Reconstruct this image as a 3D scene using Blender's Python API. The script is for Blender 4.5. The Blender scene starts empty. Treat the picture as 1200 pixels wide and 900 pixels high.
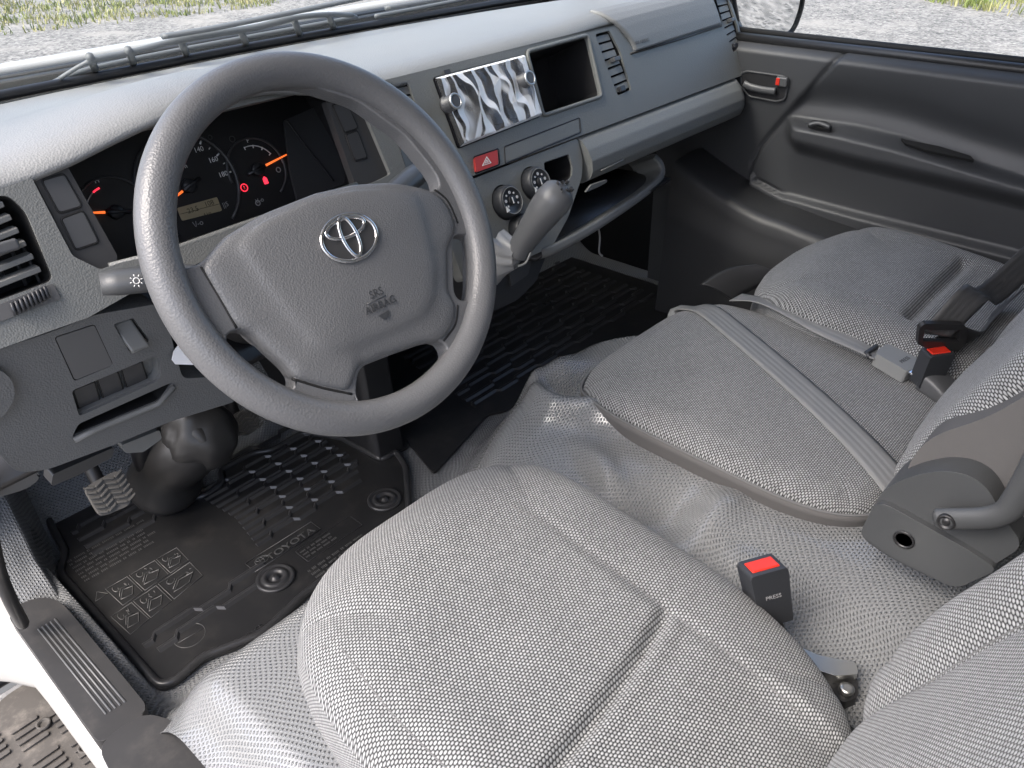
import bpy, bmesh, math, random
from mathutils import Vector, Matrix, noise
random.seed(7)
R = math.radians
sc = bpy.context.scene
G = 1.40            # height of the steering-wheel centre above the ground outside; all numbers below are measured from that centre

# ------------------------------------------------------------------ camera
CY, CP, CR, CF = .823, .573, -.03, 955.4
CPOS = Vector((-.444, -.639, .318))
def cam_basis():
    fh = Vector((math.sin(CY), math.cos(CY), 0)); r = Vector((math.cos(CY), -math.sin(CY), 0)); z = Vector((0, 0, 1))
    f = math.cos(CP)*fh - math.sin(CP)*z; u = math.sin(CP)*fh + math.cos(CP)*z
    return math.cos(CR)*r + math.sin(CR)*u, -math.sin(CR)*r + math.cos(CR)*u, f
BR, BU, BF = cam_basis()
cd = bpy.data.cameras.new('camera'); cam = bpy.data.objects.new('camera', cd); sc.collection.objects.link(cam)
cd.sensor_width = 36; cd.lens = CF/1200*36; cd.clip_start = .02; cd.clip_end = 500
m = Matrix((BR, BU, -BF)).transposed().to_4x4(); m.translation = CPOS + Vector((0, 0, G)); cam.matrix_world = m
sc.camera = cam

# ------------------------------------------------------------------ sky, sun, exposure
SUN_EL, SUN_AZ = R(52), R(-80)      # azimuth from straight ahead of the van, towards the driver's side
w = bpy.data.worlds.new('World'); sc.world = w; w.use_nodes = True
nt = w.node_tree; bg = nt.nodes['Background']
sky = nt.nodes.new('ShaderNodeTexSky'); sky.sky_type = 'NISHITA'; sky.sun_disc = False
sky.sun_elevation = SUN_EL; sky.sun_rotation = SUN_AZ; sky.air_density = .75; sky.dust_density = 3.9; sky.ozone_density = 1.0
nt.links.new(sky.outputs[0], bg.inputs[0]); bg.inputs[1].default_value = .15
sl = bpy.data.lights.new('sun', 'SUN'); sl.energy = .75; sl.angle = R(34); sl.color = (1, .99, .97)
so = bpy.data.objects.new('sun', sl); sc.collection.objects.link(so)
sd = Vector((math.sin(SUN_AZ)*math.cos(SUN_EL), math.cos(SUN_AZ)*math.cos(SUN_EL), math.sin(SUN_EL)))
so.rotation_euler = sd.to_track_quat('Z', 'Y').to_euler()
vs = sc.view_settings; vs.view_transform = 'Standard'; vs.look = 'None'; vs.gamma = 1; vs.exposure = 1.88; vs.use_curve_mapping = False
sc.render.engine = 'CYCLES'; sc.cycles.use_denoising = True; sc.cycles.max_bounces = 10; sc.cycles.diffuse_bounces = 6
sc.cycles.transparent_max_bounces = 12; sc.cycles.sample_clamp_indirect = 6; sc.cycles.caustics_reflective = False

# ------------------------------------------------------------------ pixel -> place helpers
def ray(px, py): return (px-600)/CF*BR - (py-450)/CF*BU + BF
def on(px, py, ax, val):
    d = ray(px, py); t = (val-CPOS[ax])/d[ax]; return CPOS + t*d
class Fr:
    """a flat frame: origin, right, up, outward normal"""
    def __init__(s, o, u, v): s.o = Vector(o); s.u = Vector(u).normalized(); s.v = Vector(v).normalized(); s.n = s.u.cross(s.v)
    def pt(s, a, b, c=0): return s.o + a*s.u + b*s.v + c*s.n
    def px(s, x, y, c=0):
        d = ray(x, y); o = s.o + c*s.n; t = (o-CPOS).dot(s.n)/d.dot(s.n); p = CPOS + t*d - o
        return (p.dot(s.u), p.dot(s.v))
    def pl(s, pts, c=0): return [s.px(x, y, c) for x, y in pts]
    def off(s, c): return Fr(s.o + c*s.n, s.u, s.v)
def lin(x, xs, ys):
    if x <= xs[0]: return ys[0]
    for i in range(len(xs)-1):
        if x <= xs[i+1]: return ys[i] + (ys[i+1]-ys[i])*(x-xs[i])/(xs[i+1]-xs[i])
    return ys[-1]
def sm(a, b, x):
    t = max(0, min(1, (x-a)/(b-a))); return t*t*(3-2*t)
def gauss(x, c, s): return math.exp(-((x-c)/s)**2)
def crom(pts, n=6, closed=False):
    P = [Vector(p) for p in pts]; out = []; L = len(P)
    for i in range(L if closed else L-1):
        if closed: a, b, c, d = P[i-1], P[i], P[(i+1) % L], P[(i+2) % L]
        else: a, b, c, d = P[max(i-1, 0)], P[i], P[i+1], P[min(i+2, L-1)]
        for k in range(n):
            t = k/n; out.append(.5*((2*b) + (c-a)*t + (2*a-5*b+4*c-d)*t*t + (3*b-a-3*c+d)*t**3))
    if not closed: out.append(P[-1])
    return out
def rpoly(pts, r, seg=5):
    P = [Vector((p[0], p[1])) for p in pts]; out = []; L = len(P)
    rs = r if isinstance(r, (list, tuple)) else [r]*L
    for i in range(L):
        a, b, c = P[i-1], P[i], P[(i+1) % L]; rr = rs[i]
        d1 = min(rr, (a-b).length*.48); d2 = min(rr, (c-b).length*.48)
        p = b + (a-b).normalized()*d1; q = b + (c-b).normalized()*d2
        for k in range(seg+1):
            t = k/seg; out.append(tuple((1-t)**2*p + 2*t*(1-t)*b + t*t*q))
    return out
def rrect(x0, x1, y0, y1, r, seg=5): return rpoly([(x0, y0), (x1, y0), (x1, y1), (x0, y1)], r, seg)
def circ(cx, cy, r, n=32, ry=None): return [(cx + r*math.cos(2*math.pi*k/n), cy + (ry or r)*math.sin(2*math.pi*k/n)) for k in range(n)]

# ------------------------------------------------------------------ objects
WORLD = {}
def thing(name, label, cat, loc=(0, 0, 0), group=None):
    o = bpy.data.objects.new(name, None); sc.collection.objects.link(o); o.empty_display_size = .1
    o.location = Vector(loc) + Vector((0, 0, G)); o['label'] = label; o['category'] = cat
    if group: o['group'] = group
    return o
def link(name, me, mat, parent=None, label=None):
    o = bpy.data.objects.new(name, me); sc.collection.objects.link(o)
    if mat: me.materials.clear(); me.materials.append(mat)
    if parent is not None:
        o.parent = parent
        if parent.type == 'EMPTY': o.matrix_parent_inverse = Matrix.Translation(-Vector(parent.location))
    if label: o['label'] = label
    return o
def mods(o, bevel=0, seg=3, sub=0, thick=0, off=-1, ang=32, harden=True):
    if thick: s = o.modifiers.new('s', 'SOLIDIFY'); s.thickness = thick; s.offset = off
    if bevel:
        b = o.modifiers.new('b', 'BEVEL'); b.width = bevel; b.segments = seg; b.limit_method = 'ANGLE'; b.angle_limit = R(ang); b.harden_normals = harden; b.miter_outer = 'MITER_ARC'
    if sub: s = o.modifiers.new('d', 'SUBSURF'); s.levels = s.render_levels = sub
    return o
def mesh(name, verts, faces, mat, parent=None, smooth=True, uv=None, label=None, **kw):
    me = bpy.data.meshes.new(name); me.from_pydata([Vector(v)+Vector((0, 0, G)) for v in verts], [], faces); me.update()
    bm = bmesh.new(); bm.from_mesh(me); bmesh.ops.recalc_face_normals(bm, faces=bm.faces) if kw.pop('recalc', True) else None
    bm.to_mesh(me); bm.free()
    if uv:
        l = me.uv_layers.new(name='UVMap')
        for lp in me.loops: l.data[lp.index].uv = uv[lp.vertex_index]
    if smooth: me.polygons.foreach_set('use_smooth', [True]*len(me.polygons))
    o = link(name, me, mat, parent, label); return mods(o, **kw)
def grid(name, f, nu, nv, mat, parent=None, closeu=False, arc=True, flip=False, **kw):
    """surface f(i/nu, j/nv); UV = arc length in metres"""
    mu = nu if closeu else nu+1
    V = [[Vector(f(i/nu, j/nv)) for j in range(nv+1)] for i in range(mu)]
    verts = [p for row in V for p in row]; W = nv+1; faces = []
    for i in range(nu):
        for j in range(nv):
            a, b = i*W+j, ((i+1) % mu)*W+j
            faces.append((a, a+1, b+1, b) if flip else (a, b, b+1, a+1))
    uv = None
    if arc:
        cu = [[0]*W for _ in range(mu)]; cv = [[0]*W for _ in range(mu)]
        for i in range(mu):
            for j in range(W):
                if i: cu[i][j] = cu[i-1][j] + (V[i][j]-V[i-1][j]).length
                if j: cv[i][j] = cv[i][j-1] + (V[i][j]-V[i][j-1]).length
        mj = W//2; mi = mu//2
        uv = [(cu[i][j]-cu[mi][j], cv[i][j]-cv[i][mj]) for i in range(mu) for j in range(W)]
    return mesh(name, verts, faces, mat, parent, uv=uv, recalc=False, **kw)
def plate(name, fr, outer, holes, thick, mat, parent=None, bevel=.0015, seg=3, c=0, bend=None, smooth=True, label=None, sub=0):
    """flat plate with holes; top face at height c, going back by thick"""
    bm = bmesh.new(); edges = []
    for loop in [outer]+list(holes):
        vsl = [bm.verts.new((p[0], p[1], 0)) for p in loop]
        edges += [bm.edges.new((vsl[i-1], vsl[i])) for i in range(len(vsl))]
    bmesh.ops.triangle_fill(bm, edges=edges, use_beauty=True, use_dissolve=False)
    for f in bm.faces:
        if f.normal.z < 0: f.normal_flip()
    if bend:
        for _ in range(sub): bmesh.ops.subdivide_edges(bm, edges=[e for e in bm.edges if e.calc_length() > .02], cuts=1)
        bmesh.ops.triangulate(bm, faces=bm.faces)
    top = list(bm.faces)
    r = bmesh.ops.extrude_face_region(bm, geom=top)
    for v in [g for g in r['geom'] if isinstance(g, bmesh.types.BMVert)]: v.co.z = -thick
    bmesh.ops.reverse_faces(bm, faces=[f for f in bm.faces if False])
    bmesh.ops.recalc_face_normals(bm, faces=bm.faces)
    for v in bm.verts:
        a, b, z = v.co
        if bend: z += bend(a, b)
        v.co = fr.pt(a, b, z+c) + Vector((0, 0, G))
    me = bpy.data.meshes.new(name); bm.to_mesh(me); bm.free()
    if smooth and bevel: me.polygons.foreach_set('use_smooth', [True]*len(me.polygons))
    o = link(name, me, mat, parent, label); return mods(o, bevel=bevel, seg=seg)
def box(name, c, s, mat, parent=None, rot=None, bevel=.002, seg=3, taper=1, label=None):
    M = Matrix.Rotation(0, 3, 'X') if rot is None else rot
    vs_ = []
    for z in (-1, 1):
        k = 1 if z < 0 else taper
        for x, y in ((-1, -1), (1, -1), (1, 1), (-1, 1)): vs_.append(Vector(c) + M @ Vector((x*s[0]/2*k, y*s[1]/2*k, z*s[2]/2)))
    return mesh(name, vs_, [(0, 3, 2, 1), (4, 5, 6, 7), (0, 1, 5, 4), (1, 2, 6, 5), (2, 3, 7, 6), (3, 0, 4, 7)], mat, parent, bevel=bevel, seg=seg, label=label)
def tube(name, pts, r, mat, parent=None, closed=False, seg=12, flat=1, up=None, cap=True, label=None, **kw):
    P = [Vector(p) for p in pts]; L = len(P); rs = r if isinstance(r, (list, tuple)) else [r]*L
    tg = []
    for i in range(L):
        a = P[i-1] if (closed or i) else P[0]; b = P[(i+1) % L] if (closed or i < L-1) else P[-1]
        tg.append((b-a).normalized())
    nrm = Vector(up) if up else (Vector((0, 0, 1)) if abs(tg[0].z) < .9 else Vector((1, 0, 0)))
    verts = []; faces = []
    for i in range(L):
        t = tg[i]
        n = (Vector(up) if up else nrm); n = (n - n.dot(t)*t).normalized(); nrm = n; b = t.cross(n)
        for k in range(seg):
            a = 2*math.pi*k/seg; verts.append(P[i] + rs[i]*(math.cos(a)*n*flat + math.sin(a)*b))
    for i in range(L if closed else L-1):
        for k in range(seg):
            a = i*seg+k; b = i*seg+(k+1) % seg; c2 = ((i+1) % L)*seg+(k+1) % seg; d = ((i+1) % L)*seg+k
            faces.append((a, b, c2, d))
    if cap and not closed: faces += [tuple(range(seg))[::-1], tuple((L-1)*seg+k for k in range(seg))]
    return mesh(name, verts, faces, mat, parent, label=label, **kw)
def lathe(name, prof, o, axis, mat, parent=None, seg=32, label=None, cap0=True, cap1=True, **kw):
    """profile [(radius, height)] about axis"""
    ax = Vector(axis).normalized(); u = ax.orthogonal().normalized(); v = ax.cross(u); o = Vector(o)
    verts = []; faces = []; L = len(prof)
    for r, h in prof:
        for k in range(seg):
            a = 2*math.pi*k/seg; verts.append(o + ax*h + r*(math.cos(a)*u + math.sin(a)*v))
    for i in range(L-1):
        for k in range(seg): faces.append((i*seg+k, i*seg+(k+1) % seg, (i+1)*seg+(k+1) % seg, (i+1)*seg+k))
    if cap0: faces.append(tuple(range(seg))[::-1])
    if cap1: faces.append(tuple((L-1)*seg+k for k in range(seg)))
    return mesh(name, verts, faces, mat, parent, label=label, bevel=kw.pop('bevel', 0), **kw)
def strip(name, pts, wdirs, width, th, mat, parent=None, label=None, nw=6):
    """webbing: ribbon with real thickness"""
    P = [Vector(p) for p in pts]; verts = []; faces = []; uv = []; L = 0
    for i, p in enumerate(P):
        if i: L += (p-P[i-1]).length
        wd = Vector(wdirs[i] if isinstance(wdirs, list) else wdirs).normalized()
        for k in range(nw+1): s = k/nw-.5; verts.append(p + wd*width*s); uv.append((width*s, L))
    for i in range(len(P)-1):
        for k in range(nw): a = i*(nw+1)+k; faces.append((a, a+1, a+nw+2, a+nw+1))
    return mesh(name, verts, faces, mat, parent, uv=uv, label=label, thick=th, off=0, bevel=0)
def text(name, s, fr, at, size, mat, parent=None, ext=.0003, rot=0, c=0, align='CENTER', sx=1, label=None, spacing=1):
    cu = bpy.data.curves.new(name, 'FONT'); cu.body = s; cu.size = size; cu.extrude = ext; cu.align_x = align; cu.align_y = 'CENTER'; cu.space_character = spacing
    cu.resolution_u = 3
    o = bpy.data.objects.new(name, cu); me = bpy.data.meshes.new_from_object(o); bpy.data.objects.remove(o)
    M = Matrix((fr.u, fr.v, fr.n)).transposed(); cs, sn = math.cos(rot), math.sin(rot)
    for v in me.vertices:
        x, y, z = v.co; x *= sx; x, y = x*cs-y*sn, x*sn+y*cs
        v.co = fr.pt(at[0]+x, at[1]+y, c+z) + Vector((0, 0, G))
    return link(name, me, mat, parent, label)

# ------------------------------------------------------------------ materials
def mat_new(name):
    mt = bpy.data.materials.new(name); mt.use_nodes = True; n = mt.node_tree.nodes; return mt, n, mt.node_tree.links, n['Principled BSDF']
def N(n, t, **kw):
    x = n.new(t)
    for k, v in kw.items(): setattr(x, k, v)
    return x
def math_(n, l, op, a, b=None, c=None, clamp=False):
    x = n.new('ShaderNodeMath'); x.operation = op; x.use_clamp = clamp
    for i, s in enumerate((a, b, c)):
        if s is None: continue
        if isinstance(s, (int, float)): x.inputs[i].default_value = s
        else: l.new(s, x.inputs[i])
    return x.outputs[0]
def mixc(n, l, fac, a, b):
    x = n.new('ShaderNodeMix'); x.data_type = 'RGBA'
    l.new(fac, x.inputs[0]) if not isinstance(fac, float) else setattr(x.inputs[0], 'default_value', fac)
    for i, s in ((6, a), (7, b)):
        if isinstance(s, tuple): x.inputs[i].default_value = (*s, 1)
        else: l.new(s, x.inputs[i])
    return x.outputs[2]
def g3(v): return (v, v, v) if isinstance(v, (int, float)) else v
def smooth_(n, l, x, a, b):
    mr = N(n, 'ShaderNodeMapRange'); mr.interpolation_type = 'SMOOTHSTEP'; l.new(x, mr.inputs[0])
    mr.inputs[1].default_value = a; mr.inputs[2].default_value = b; mr.inputs[3].default_value = 0; mr.inputs[4].default_value = 1
    return mr.outputs[0]
def plastic(name, col, rough=.5, grain=750, bump=.25, dist=.0004, spec=.5, dirt=.06, kind='VORONOI', dust=0):
    mt, n, l, b = mat_new(name); col = g3(col)
    tc = N(n, 'ShaderNodeTexCoord')
    if kind == 'VORONOI':
        tx = N(n, 'ShaderNodeTexVoronoi'); tx.inputs['Scale'].default_value = grain; h = tx.outputs['Distance']
    else:
        tx = N(n, 'ShaderNodeTexNoise'); tx.inputs['Scale'].default_value = grain; tx.inputs['Detail'].default_value = 3; h = tx.outputs['Fac']
    l.new(tc.outputs['Object'], tx.inputs['Vector'])
    bp = N(n, 'ShaderNodeBump'); bp.inputs['Strength'].default_value = bump; bp.inputs['Distance'].default_value = dist
    l.new(h, bp.inputs['Height']); l.new(bp.outputs[0], b.inputs['Normal'])
    big = N(n, 'ShaderNodeTexNoise'); big.inputs['Scale'].default_value = 9; big.inputs['Detail'].default_value = 6; l.new(tc.outputs['Object'], big.inputs['Vector'])
    k = math_(n, l, 'MULTIPLY_ADD', big.outputs['Fac'], dirt*2, 1-dirt)
    cc = N(n, 'ShaderNodeMix'); cc.data_type = 'RGBA'; cc.blend_type = 'MULTIPLY'; cc.inputs[0].default_value = 1; cc.inputs[6].default_value = (*col, 1); l.new(k, cc.inputs[7])
    outc = cc.outputs[2]
    if dust:
        dn = N(n, 'ShaderNodeTexNoise'); dn.inputs['Scale'].default_value = 22; dn.inputs['Detail'].default_value = 9; dn.inputs['Roughness'].default_value = .7; l.new(tc.outputs['Object'], dn.inputs['Vector'])
        dm = math_(n, l, 'MULTIPLY', smooth_(n, l, dn.outputs['Fac'], .46, .78), dust); outc = mixc(n, l, dm, outc, (.24, .215, .185))
    l.new(outc, b.inputs['Base Color'])
    rr = math_(n, l, 'MULTIPLY_ADD', big.outputs['Fac'], .16, rough-.08); l.new(rr, b.inputs['Roughness'])
    b.inputs['Specular IOR Level'].default_value = spec
    return mt
def simple(name, col, rough=.5, metal=0, emit=0, spec=.5):
    mt, n, l, b = mat_new(name); col = g3(col)
    b.inputs['Base Color'].default_value = (*col, 1); b.inputs['Roughness'].default_value = rough; b.inputs['Metallic'].default_value = metal; b.inputs['Specular IOR Level'].default_value = spec
    tc = N(n, 'ShaderNodeTexCoord'); nz = N(n, 'ShaderNodeTexNoise'); nz.inputs['Scale'].default_value = 40; nz.inputs['Detail'].default_value = 5
    l.new(tc.outputs['Object'], nz.inputs['Vector']); l.new(math_(n, l, 'MULTIPLY_ADD', nz.outputs['Fac'], .14, rough-.07, clamp=True), b.inputs['Roughness'])
    if emit: b.inputs['Emission Color'].default_value = (*col, 1); b.inputs['Emission Strength'].default_value = emit
    return mt
def stagger(n, l, pu, pv, uvname=True):
    tc = N(n, 'ShaderNodeTexCoord'); sp = N(n, 'ShaderNodeSeparateXYZ'); l.new(tc.outputs['UV'], sp.inputs[0])
    v = math_(n, l, 'DIVIDE', sp.outputs[1], pv); row = math_(n, l, 'FLOOR', v)
    half = math_(n, l, 'MULTIPLY', math_(n, l, 'FLOORED_MODULO', row, 2.0), .5)
    u = math_(n, l, 'ADD', math_(n, l, 'DIVIDE', sp.outputs[0], pu), half)
    fu = math_(n, l, 'SUBTRACT', math_(n, l, 'FRACT', u), .5); fv = math_(n, l, 'SUBTRACT', math_(n, l, 'FRACT', v), .5)
    return fu, fv, tc, row, math_(n, l, 'FLOOR', u)
def fabric(name, dark, light, pu=.0042, pv=.0031):
    mt, n, l, b = mat_new(name)
    fu, fv, tc, row, colm = stagger(n, l, pu, pv)
    d = math_(n, l, 'SQRT', math_(n, l, 'ADD', math_(n, l, 'POWER', math_(n, l, 'ABSOLUTE', math_(n, l, 'MULTIPLY', fu, 2.0)), 2.2), math_(n, l, 'POWER', math_(n, l, 'ABSOLUTE', math_(n, l, 'MULTIPLY', fv, 2.0)), 2.2)))
    k = smooth_(n, l, d, 1.12, .35)
    cx = N(n, 'ShaderNodeCombineXYZ'); l.new(row, cx.inputs[0]); l.new(colm, cx.inputs[1])
    wn = N(n, 'ShaderNodeTexWhiteNoise'); l.new(cx.outputs[0], wn.inputs[0])
    nz = N(n, 'ShaderNodeTexNoise'); nz.inputs['Scale'].default_value = 14; nz.inputs['Detail'].default_value = 4; l.new(tc.outputs['UV'], nz.inputs['Vector'])
    kk = math_(n, l, 'MULTIPLY', k, math_(n, l, 'ADD', math_(n, l, 'MULTIPLY_ADD', wn.outputs[0], .26, .62), math_(n, l, 'MULTIPLY', nz.outputs['Fac'], .26)))
    l.new(mixc(n, l, kk, g3(dark), g3(light)), b.inputs['Base Color'])
    bp = N(n, 'ShaderNodeBump'); bp.inputs['Strength'].default_value = .7; bp.inputs['Distance'].default_value = .0008; l.new(k, bp.inputs['Height']); l.new(bp.outputs[0], b.inputs['Normal'])
    b.inputs['Roughness'].default_value = .85; b.inputs['Specular IOR Level'].default_value = .2
    b.inputs['Sheen Weight'].default_value = .15
    return mt
def vinyl(name, col, p=.0066, rough=.34, dust=.0):
    mt, n, l, b = mat_new(name)
    fu, fv, tc, row, colm = stagger(n, l, p, p*.62)
    au = math_(n, l, 'ABSOLUTE', math_(n, l, 'MULTIPLY', fu, 2.0)); av = math_(n, l, 'ABSOLUTE', math_(n, l, 'MULTIPLY', fv, 2.0))
    d = math_(n, l, 'ADD', au, av); k = smooth_(n, l, d, 1.0, .05)
    nz = N(n, 'ShaderNodeTexNoise'); nz.inputs['Scale'].default_value = 6; nz.inputs['Detail'].default_value = 7; nz.inputs['Roughness'].default_value = .65; l.new(tc.outputs['UV'], nz.inputs['Vector'])
    dk = smooth_(n, l, nz.outputs['Fac'], .45, .75)
    c1 = mixc(n, l, k, tuple(x*.80 for x in g3(col)), tuple(min(1, x*1.12) for x in g3(col)))
    c2 = mixc(n, l, math_(n, l, 'MULTIPLY', dk, dust), c1, (.26, .24, .21)); l.new(c2, b.inputs['Base Color'])
    l.new(math_(n, l, 'MULTIPLY_ADD', dk, .06, rough), b.inputs['Roughness']); b.inputs['Specular IOR Level'].default_value = .8
    bp = N(n, 'ShaderNodeBump'); bp.inputs['Strength'].default_value = 1; bp.inputs['Distance'].default_value = .0022; l.new(k, bp.inputs['Height']); l.new(bp.outputs[0], b.inputs['Normal'])
    return mt
def webbing(name, col, rough=.45):
    mt, n, l, b = mat_new(name); tc = N(n, 'ShaderNodeTexCoord'); sp = N(n, 'ShaderNodeSeparateXYZ'); l.new(tc.outputs['UV'], sp.inputs[0])
    s1 = math_(n, l, 'SINE', math_(n, l, 'MULTIPLY', sp.outputs[0], 2*math.pi/.0094)); s2 = math_(n, l, 'SINE', math_(n, l, 'MULTIPLY', sp.outputs[1], 2*math.pi/.0016))
    h = math_(n, l, 'ADD', math_(n, l, 'MULTIPLY', s1, .6), math_(n, l, 'MULTIPLY', s2, .3))
    bp = N(n, 'ShaderNodeBump'); bp.inputs['Strength'].default_value = .5; bp.inputs['Distance'].default_value = .0005; l.new(h, bp.inputs['Height']); l.new(bp.outputs[0], b.inputs['Normal'])
    k = math_(n, l, 'MULTIPLY_ADD', s1, .12, .5)
    l.new(mixc(n, l, k, tuple(x*.75 for x in g3(col)), tuple(x*1.25 for x in g3(col))), b.inputs['Base Color']); b.inputs['Roughness'].default_value = rough
    return mt
def glass(name, tint=(.95, .97, .96)):
    mt, n, l, b = mat_new(name); n.remove(b); out = n['Material Output']
    tr = N(n, 'ShaderNodeBsdfTransparent'); tr.inputs[0].default_value = (*tint, 1); gl = N(n, 'ShaderNodeBsdfGlossy'); gl.inputs['Roughness'].default_value = .02
    lw = N(n, 'ShaderNodeLayerWeight'); lw.inputs[0].default_value = .5; fz_ = math_(n, l, 'MULTIPLY_ADD', math_(n, l, 'POWER', lw.outputs['Facing'], 5.0), .40, .02); mx = N(n, 'ShaderNodeMixShader'); l.new(fz_, mx.inputs[0]); l.new(tr.outputs[0], mx.inputs[1]); l.new(gl.outputs[0], mx.inputs[2]); l.new(mx.outputs[0], out.inputs[0])
    return mt

M_pad = plastic('dash_top_lit_grain', (.24, .244, .24), .50, 480, .6, .0006)  # same grey as the fascia, lightened: windscreen light put into the colour
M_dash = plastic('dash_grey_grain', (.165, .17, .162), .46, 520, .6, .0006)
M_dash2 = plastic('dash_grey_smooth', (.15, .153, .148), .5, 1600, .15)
M_trim = plastic('grey_trim_smooth', (.10, .10, .10), .42, 2200, .08)
M_bezel = plastic('bezel_charcoal', (.045, .045, .046), .38, 1800, .1)
M_wheel = plastic('wheel_polyurethane', (.118, .120, .123), .36, 470, .45, .0006)
M_airbag = plastic('airbag_cover_grain', (.122, .124, .126), .40, 560, .6, .0006)
M_black = plastic('black_plastic', (.018, .018, .019), .4, 1400, .12)
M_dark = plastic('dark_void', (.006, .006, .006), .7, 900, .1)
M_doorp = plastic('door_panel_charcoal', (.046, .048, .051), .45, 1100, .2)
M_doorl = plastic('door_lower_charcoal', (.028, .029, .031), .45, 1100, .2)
M_blank = plastic('switch_blank', (.07, .072, .075), .42, 2600, .05)
M_rubber = plastic('mat_rubber', (.019, .019, .0195), .42, 420, .12, .0005, kind='NOISE', dirt=.25, dust=.10)
M_rub2 = plastic('mat_rubber_raised', (.036, .036, .037), .30, 420, .1, .0005, kind='NOISE', dirt=.25)
M_pedal = plastic('pedal_rubber', (.095, .092, .086), .6, 500, .3, dirt=.2, dust=.4)
M_boot = plastic('boot_rubber', (.03, .029, .028), .38, 120, .15, .001, kind='NOISE', dirt=.3)
M_scuff = plastic('scuff_plate', (.03, .0295, .0295), .5, 300, .12, kind='NOISE', dirt=.2, dust=.12)
M_paint = simple('white_paint', (.44, .43, .405), .35)
M_step = plastic('dusty_step', (.075, .068, .06), .75, 160, .3, .001, kind='NOISE', dirt=.35, dust=.8)
M_fab = fabric('seat_fabric', (.018, .0185, .019), (.365, .372, .37), .0041, .0031)
M_liner = plastic('headliner_cloth', (.55, .54, .52), .9, 900, .3, spec=.1)
M_hinge = plastic('hinge_cover_grey', (.058, .061, .063), .42, 900, .2)
M_side = plastic('seat_side_cloth', (.105, .102, .10), .8, 1500, .3, spec=.2)
M_vinyl = vinyl('floor_vinyl', (.255, .262, .265), rough=.17, dust=.0)
M_web = webbing('belt_webbing_grey', (.19, .19, .185))
M_webd = webbing('belt_webbing_dark', (.055, .055, .055))
M_chrome = simple('chrome', (.8, .8, .81), .08, 1)
M_steel = simple('zinc_steel', (.62, .62, .6), .35, 1)
M_red = simple('red_plastic', (.62, .03, .015), .35)
M_haz = simple('hazard_red', (.50, .045, .04), .4)
M_white = simple('white_print', (.75, .75, .73), .6)
M_grey = simple('grey_print', (.32, .32, .32), .6)
M_dimp = simple('dim_print', (.05, .05, .05), .5)
M_orange = simple('needle_orange', (.9, .16, .03), .5, emit=.35)
M_redl = simple('warning_lamp_red', (.9, .03, .06), .5, emit=.5)
M_face = simple('gauge_face', (.008, .008, .009), .5)
M_lcd = simple('lcd_amber', (.30, .25, .15), .35)
M_lcdt = simple('lcd_ink', (.05, .04, .02), .5)
M_screen = simple('unit_black_gloss', (.012, .012, .014), .12)
M_glass = glass('window_glass')
M_mirror = simple('mirror_glass', (.85, .86, .87), .02, 1)
M_seam = simple('seam_thread', (.13, .13, .13), .85)
M_paper = simple('white_paper', (.82, .83, .84), .6)
M_buckle = plastic('buckle_black', (.028, .030, .034), .42, 1600, .12)
M_buckleg = plastic('buckle_grey', (.075, .077, .08), .4, 1600, .12)
M_bucklel = plastic('tongue_grey', (.20, .205, .20), .4, 1600, .12)
M_lever = plastic('gear_knob_grey', (.095, .098, .102), .38, 2200, .08)
M_gbt = simple('gear_boot_vinyl', (.24, .245, .25), .36)

# ================================================================== OUTSIDE
def ground_mat():
    mt, n, l, b = mat_new('gravel_asphalt'); tc = N(n, 'ShaderNodeTexCoord')
    v = N(n, 'ShaderNodeTexVoronoi'); v.inputs['Scale'].default_value = 42; l.new(tc.outputs['Object'], v.inputs['Vector'])
    v2 = N(n, 'ShaderNodeTexVoronoi'); v2.inputs['Scale'].default_value = 19; l.new(tc.outputs['Object'], v2.inputs['Vector'])
    nz = N(n, 'ShaderNodeTexNoise'); nz.inputs['Scale'].default_value = 1.2; nz.inputs['Detail'].default_value = 8; l.new(tc.outputs['Object'], nz.inputs['Vector'])
    sp = N(n, 'ShaderNodeSeparateColor'); l.new(v.outputs['Color'], sp.inputs[0]); sp2 = N(n, 'ShaderNodeSeparateColor'); l.new(v2.outputs['Color'], sp2.inputs[0])
    k = math_(n, l, 'ADD', math_(n, l, 'MULTIPLY', sp.outputs[0], .6), math_(n, l, 'MULTIPLY', sp2.outputs[1], .4))
    c = mixc(n, l, k, (.045, .044, .042), (.37, .35, .32)); c2 = mixc(n, l, smooth_(n, l, nz.outputs['Fac'], .5, .75), c, (.31, .29, .26)); l.new(c2, b.inputs['Base Color'])
    bp = N(n, 'ShaderNodeBump'); bp.inputs['Strength'].default_value = .6; bp.inputs['Distance'].default_value = .01; l.new(v2.outputs['Distance'], bp.inputs['Height']); l.new(bp.outputs[0], b.inputs['Normal']); b.inputs['Roughness'].default_value = .9
    return mt
gm = ground_mat()
g = mesh('ground', [(-60, -60, -G), (90, -60, -G), (90, 90, -G), (-60, 90, -G)], [(0, 1, 2, 3)], gm); g['kind'] = 'structure'
def grass_mat():
    mt, n, l, b = mat_new('grass_blades'); tc = N(n, 'ShaderNodeTexCoord'); nz = N(n, 'ShaderNodeTexNoise'); nz.inputs['Scale'].default_value = 3; nz.inputs['Detail'].default_value = 5; l.new(tc.outputs['Object'], nz.inputs['Vector'])
    l.new(mixc(n, l, smooth_(n, l, nz.outputs['Fac'], .35, .65), (.16, .20, .05), (.36, .33, .16)), b.inputs['Base Color']); b.inputs['Roughness'].default_value = .7
    return mt
GM = grass_mat()
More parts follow.
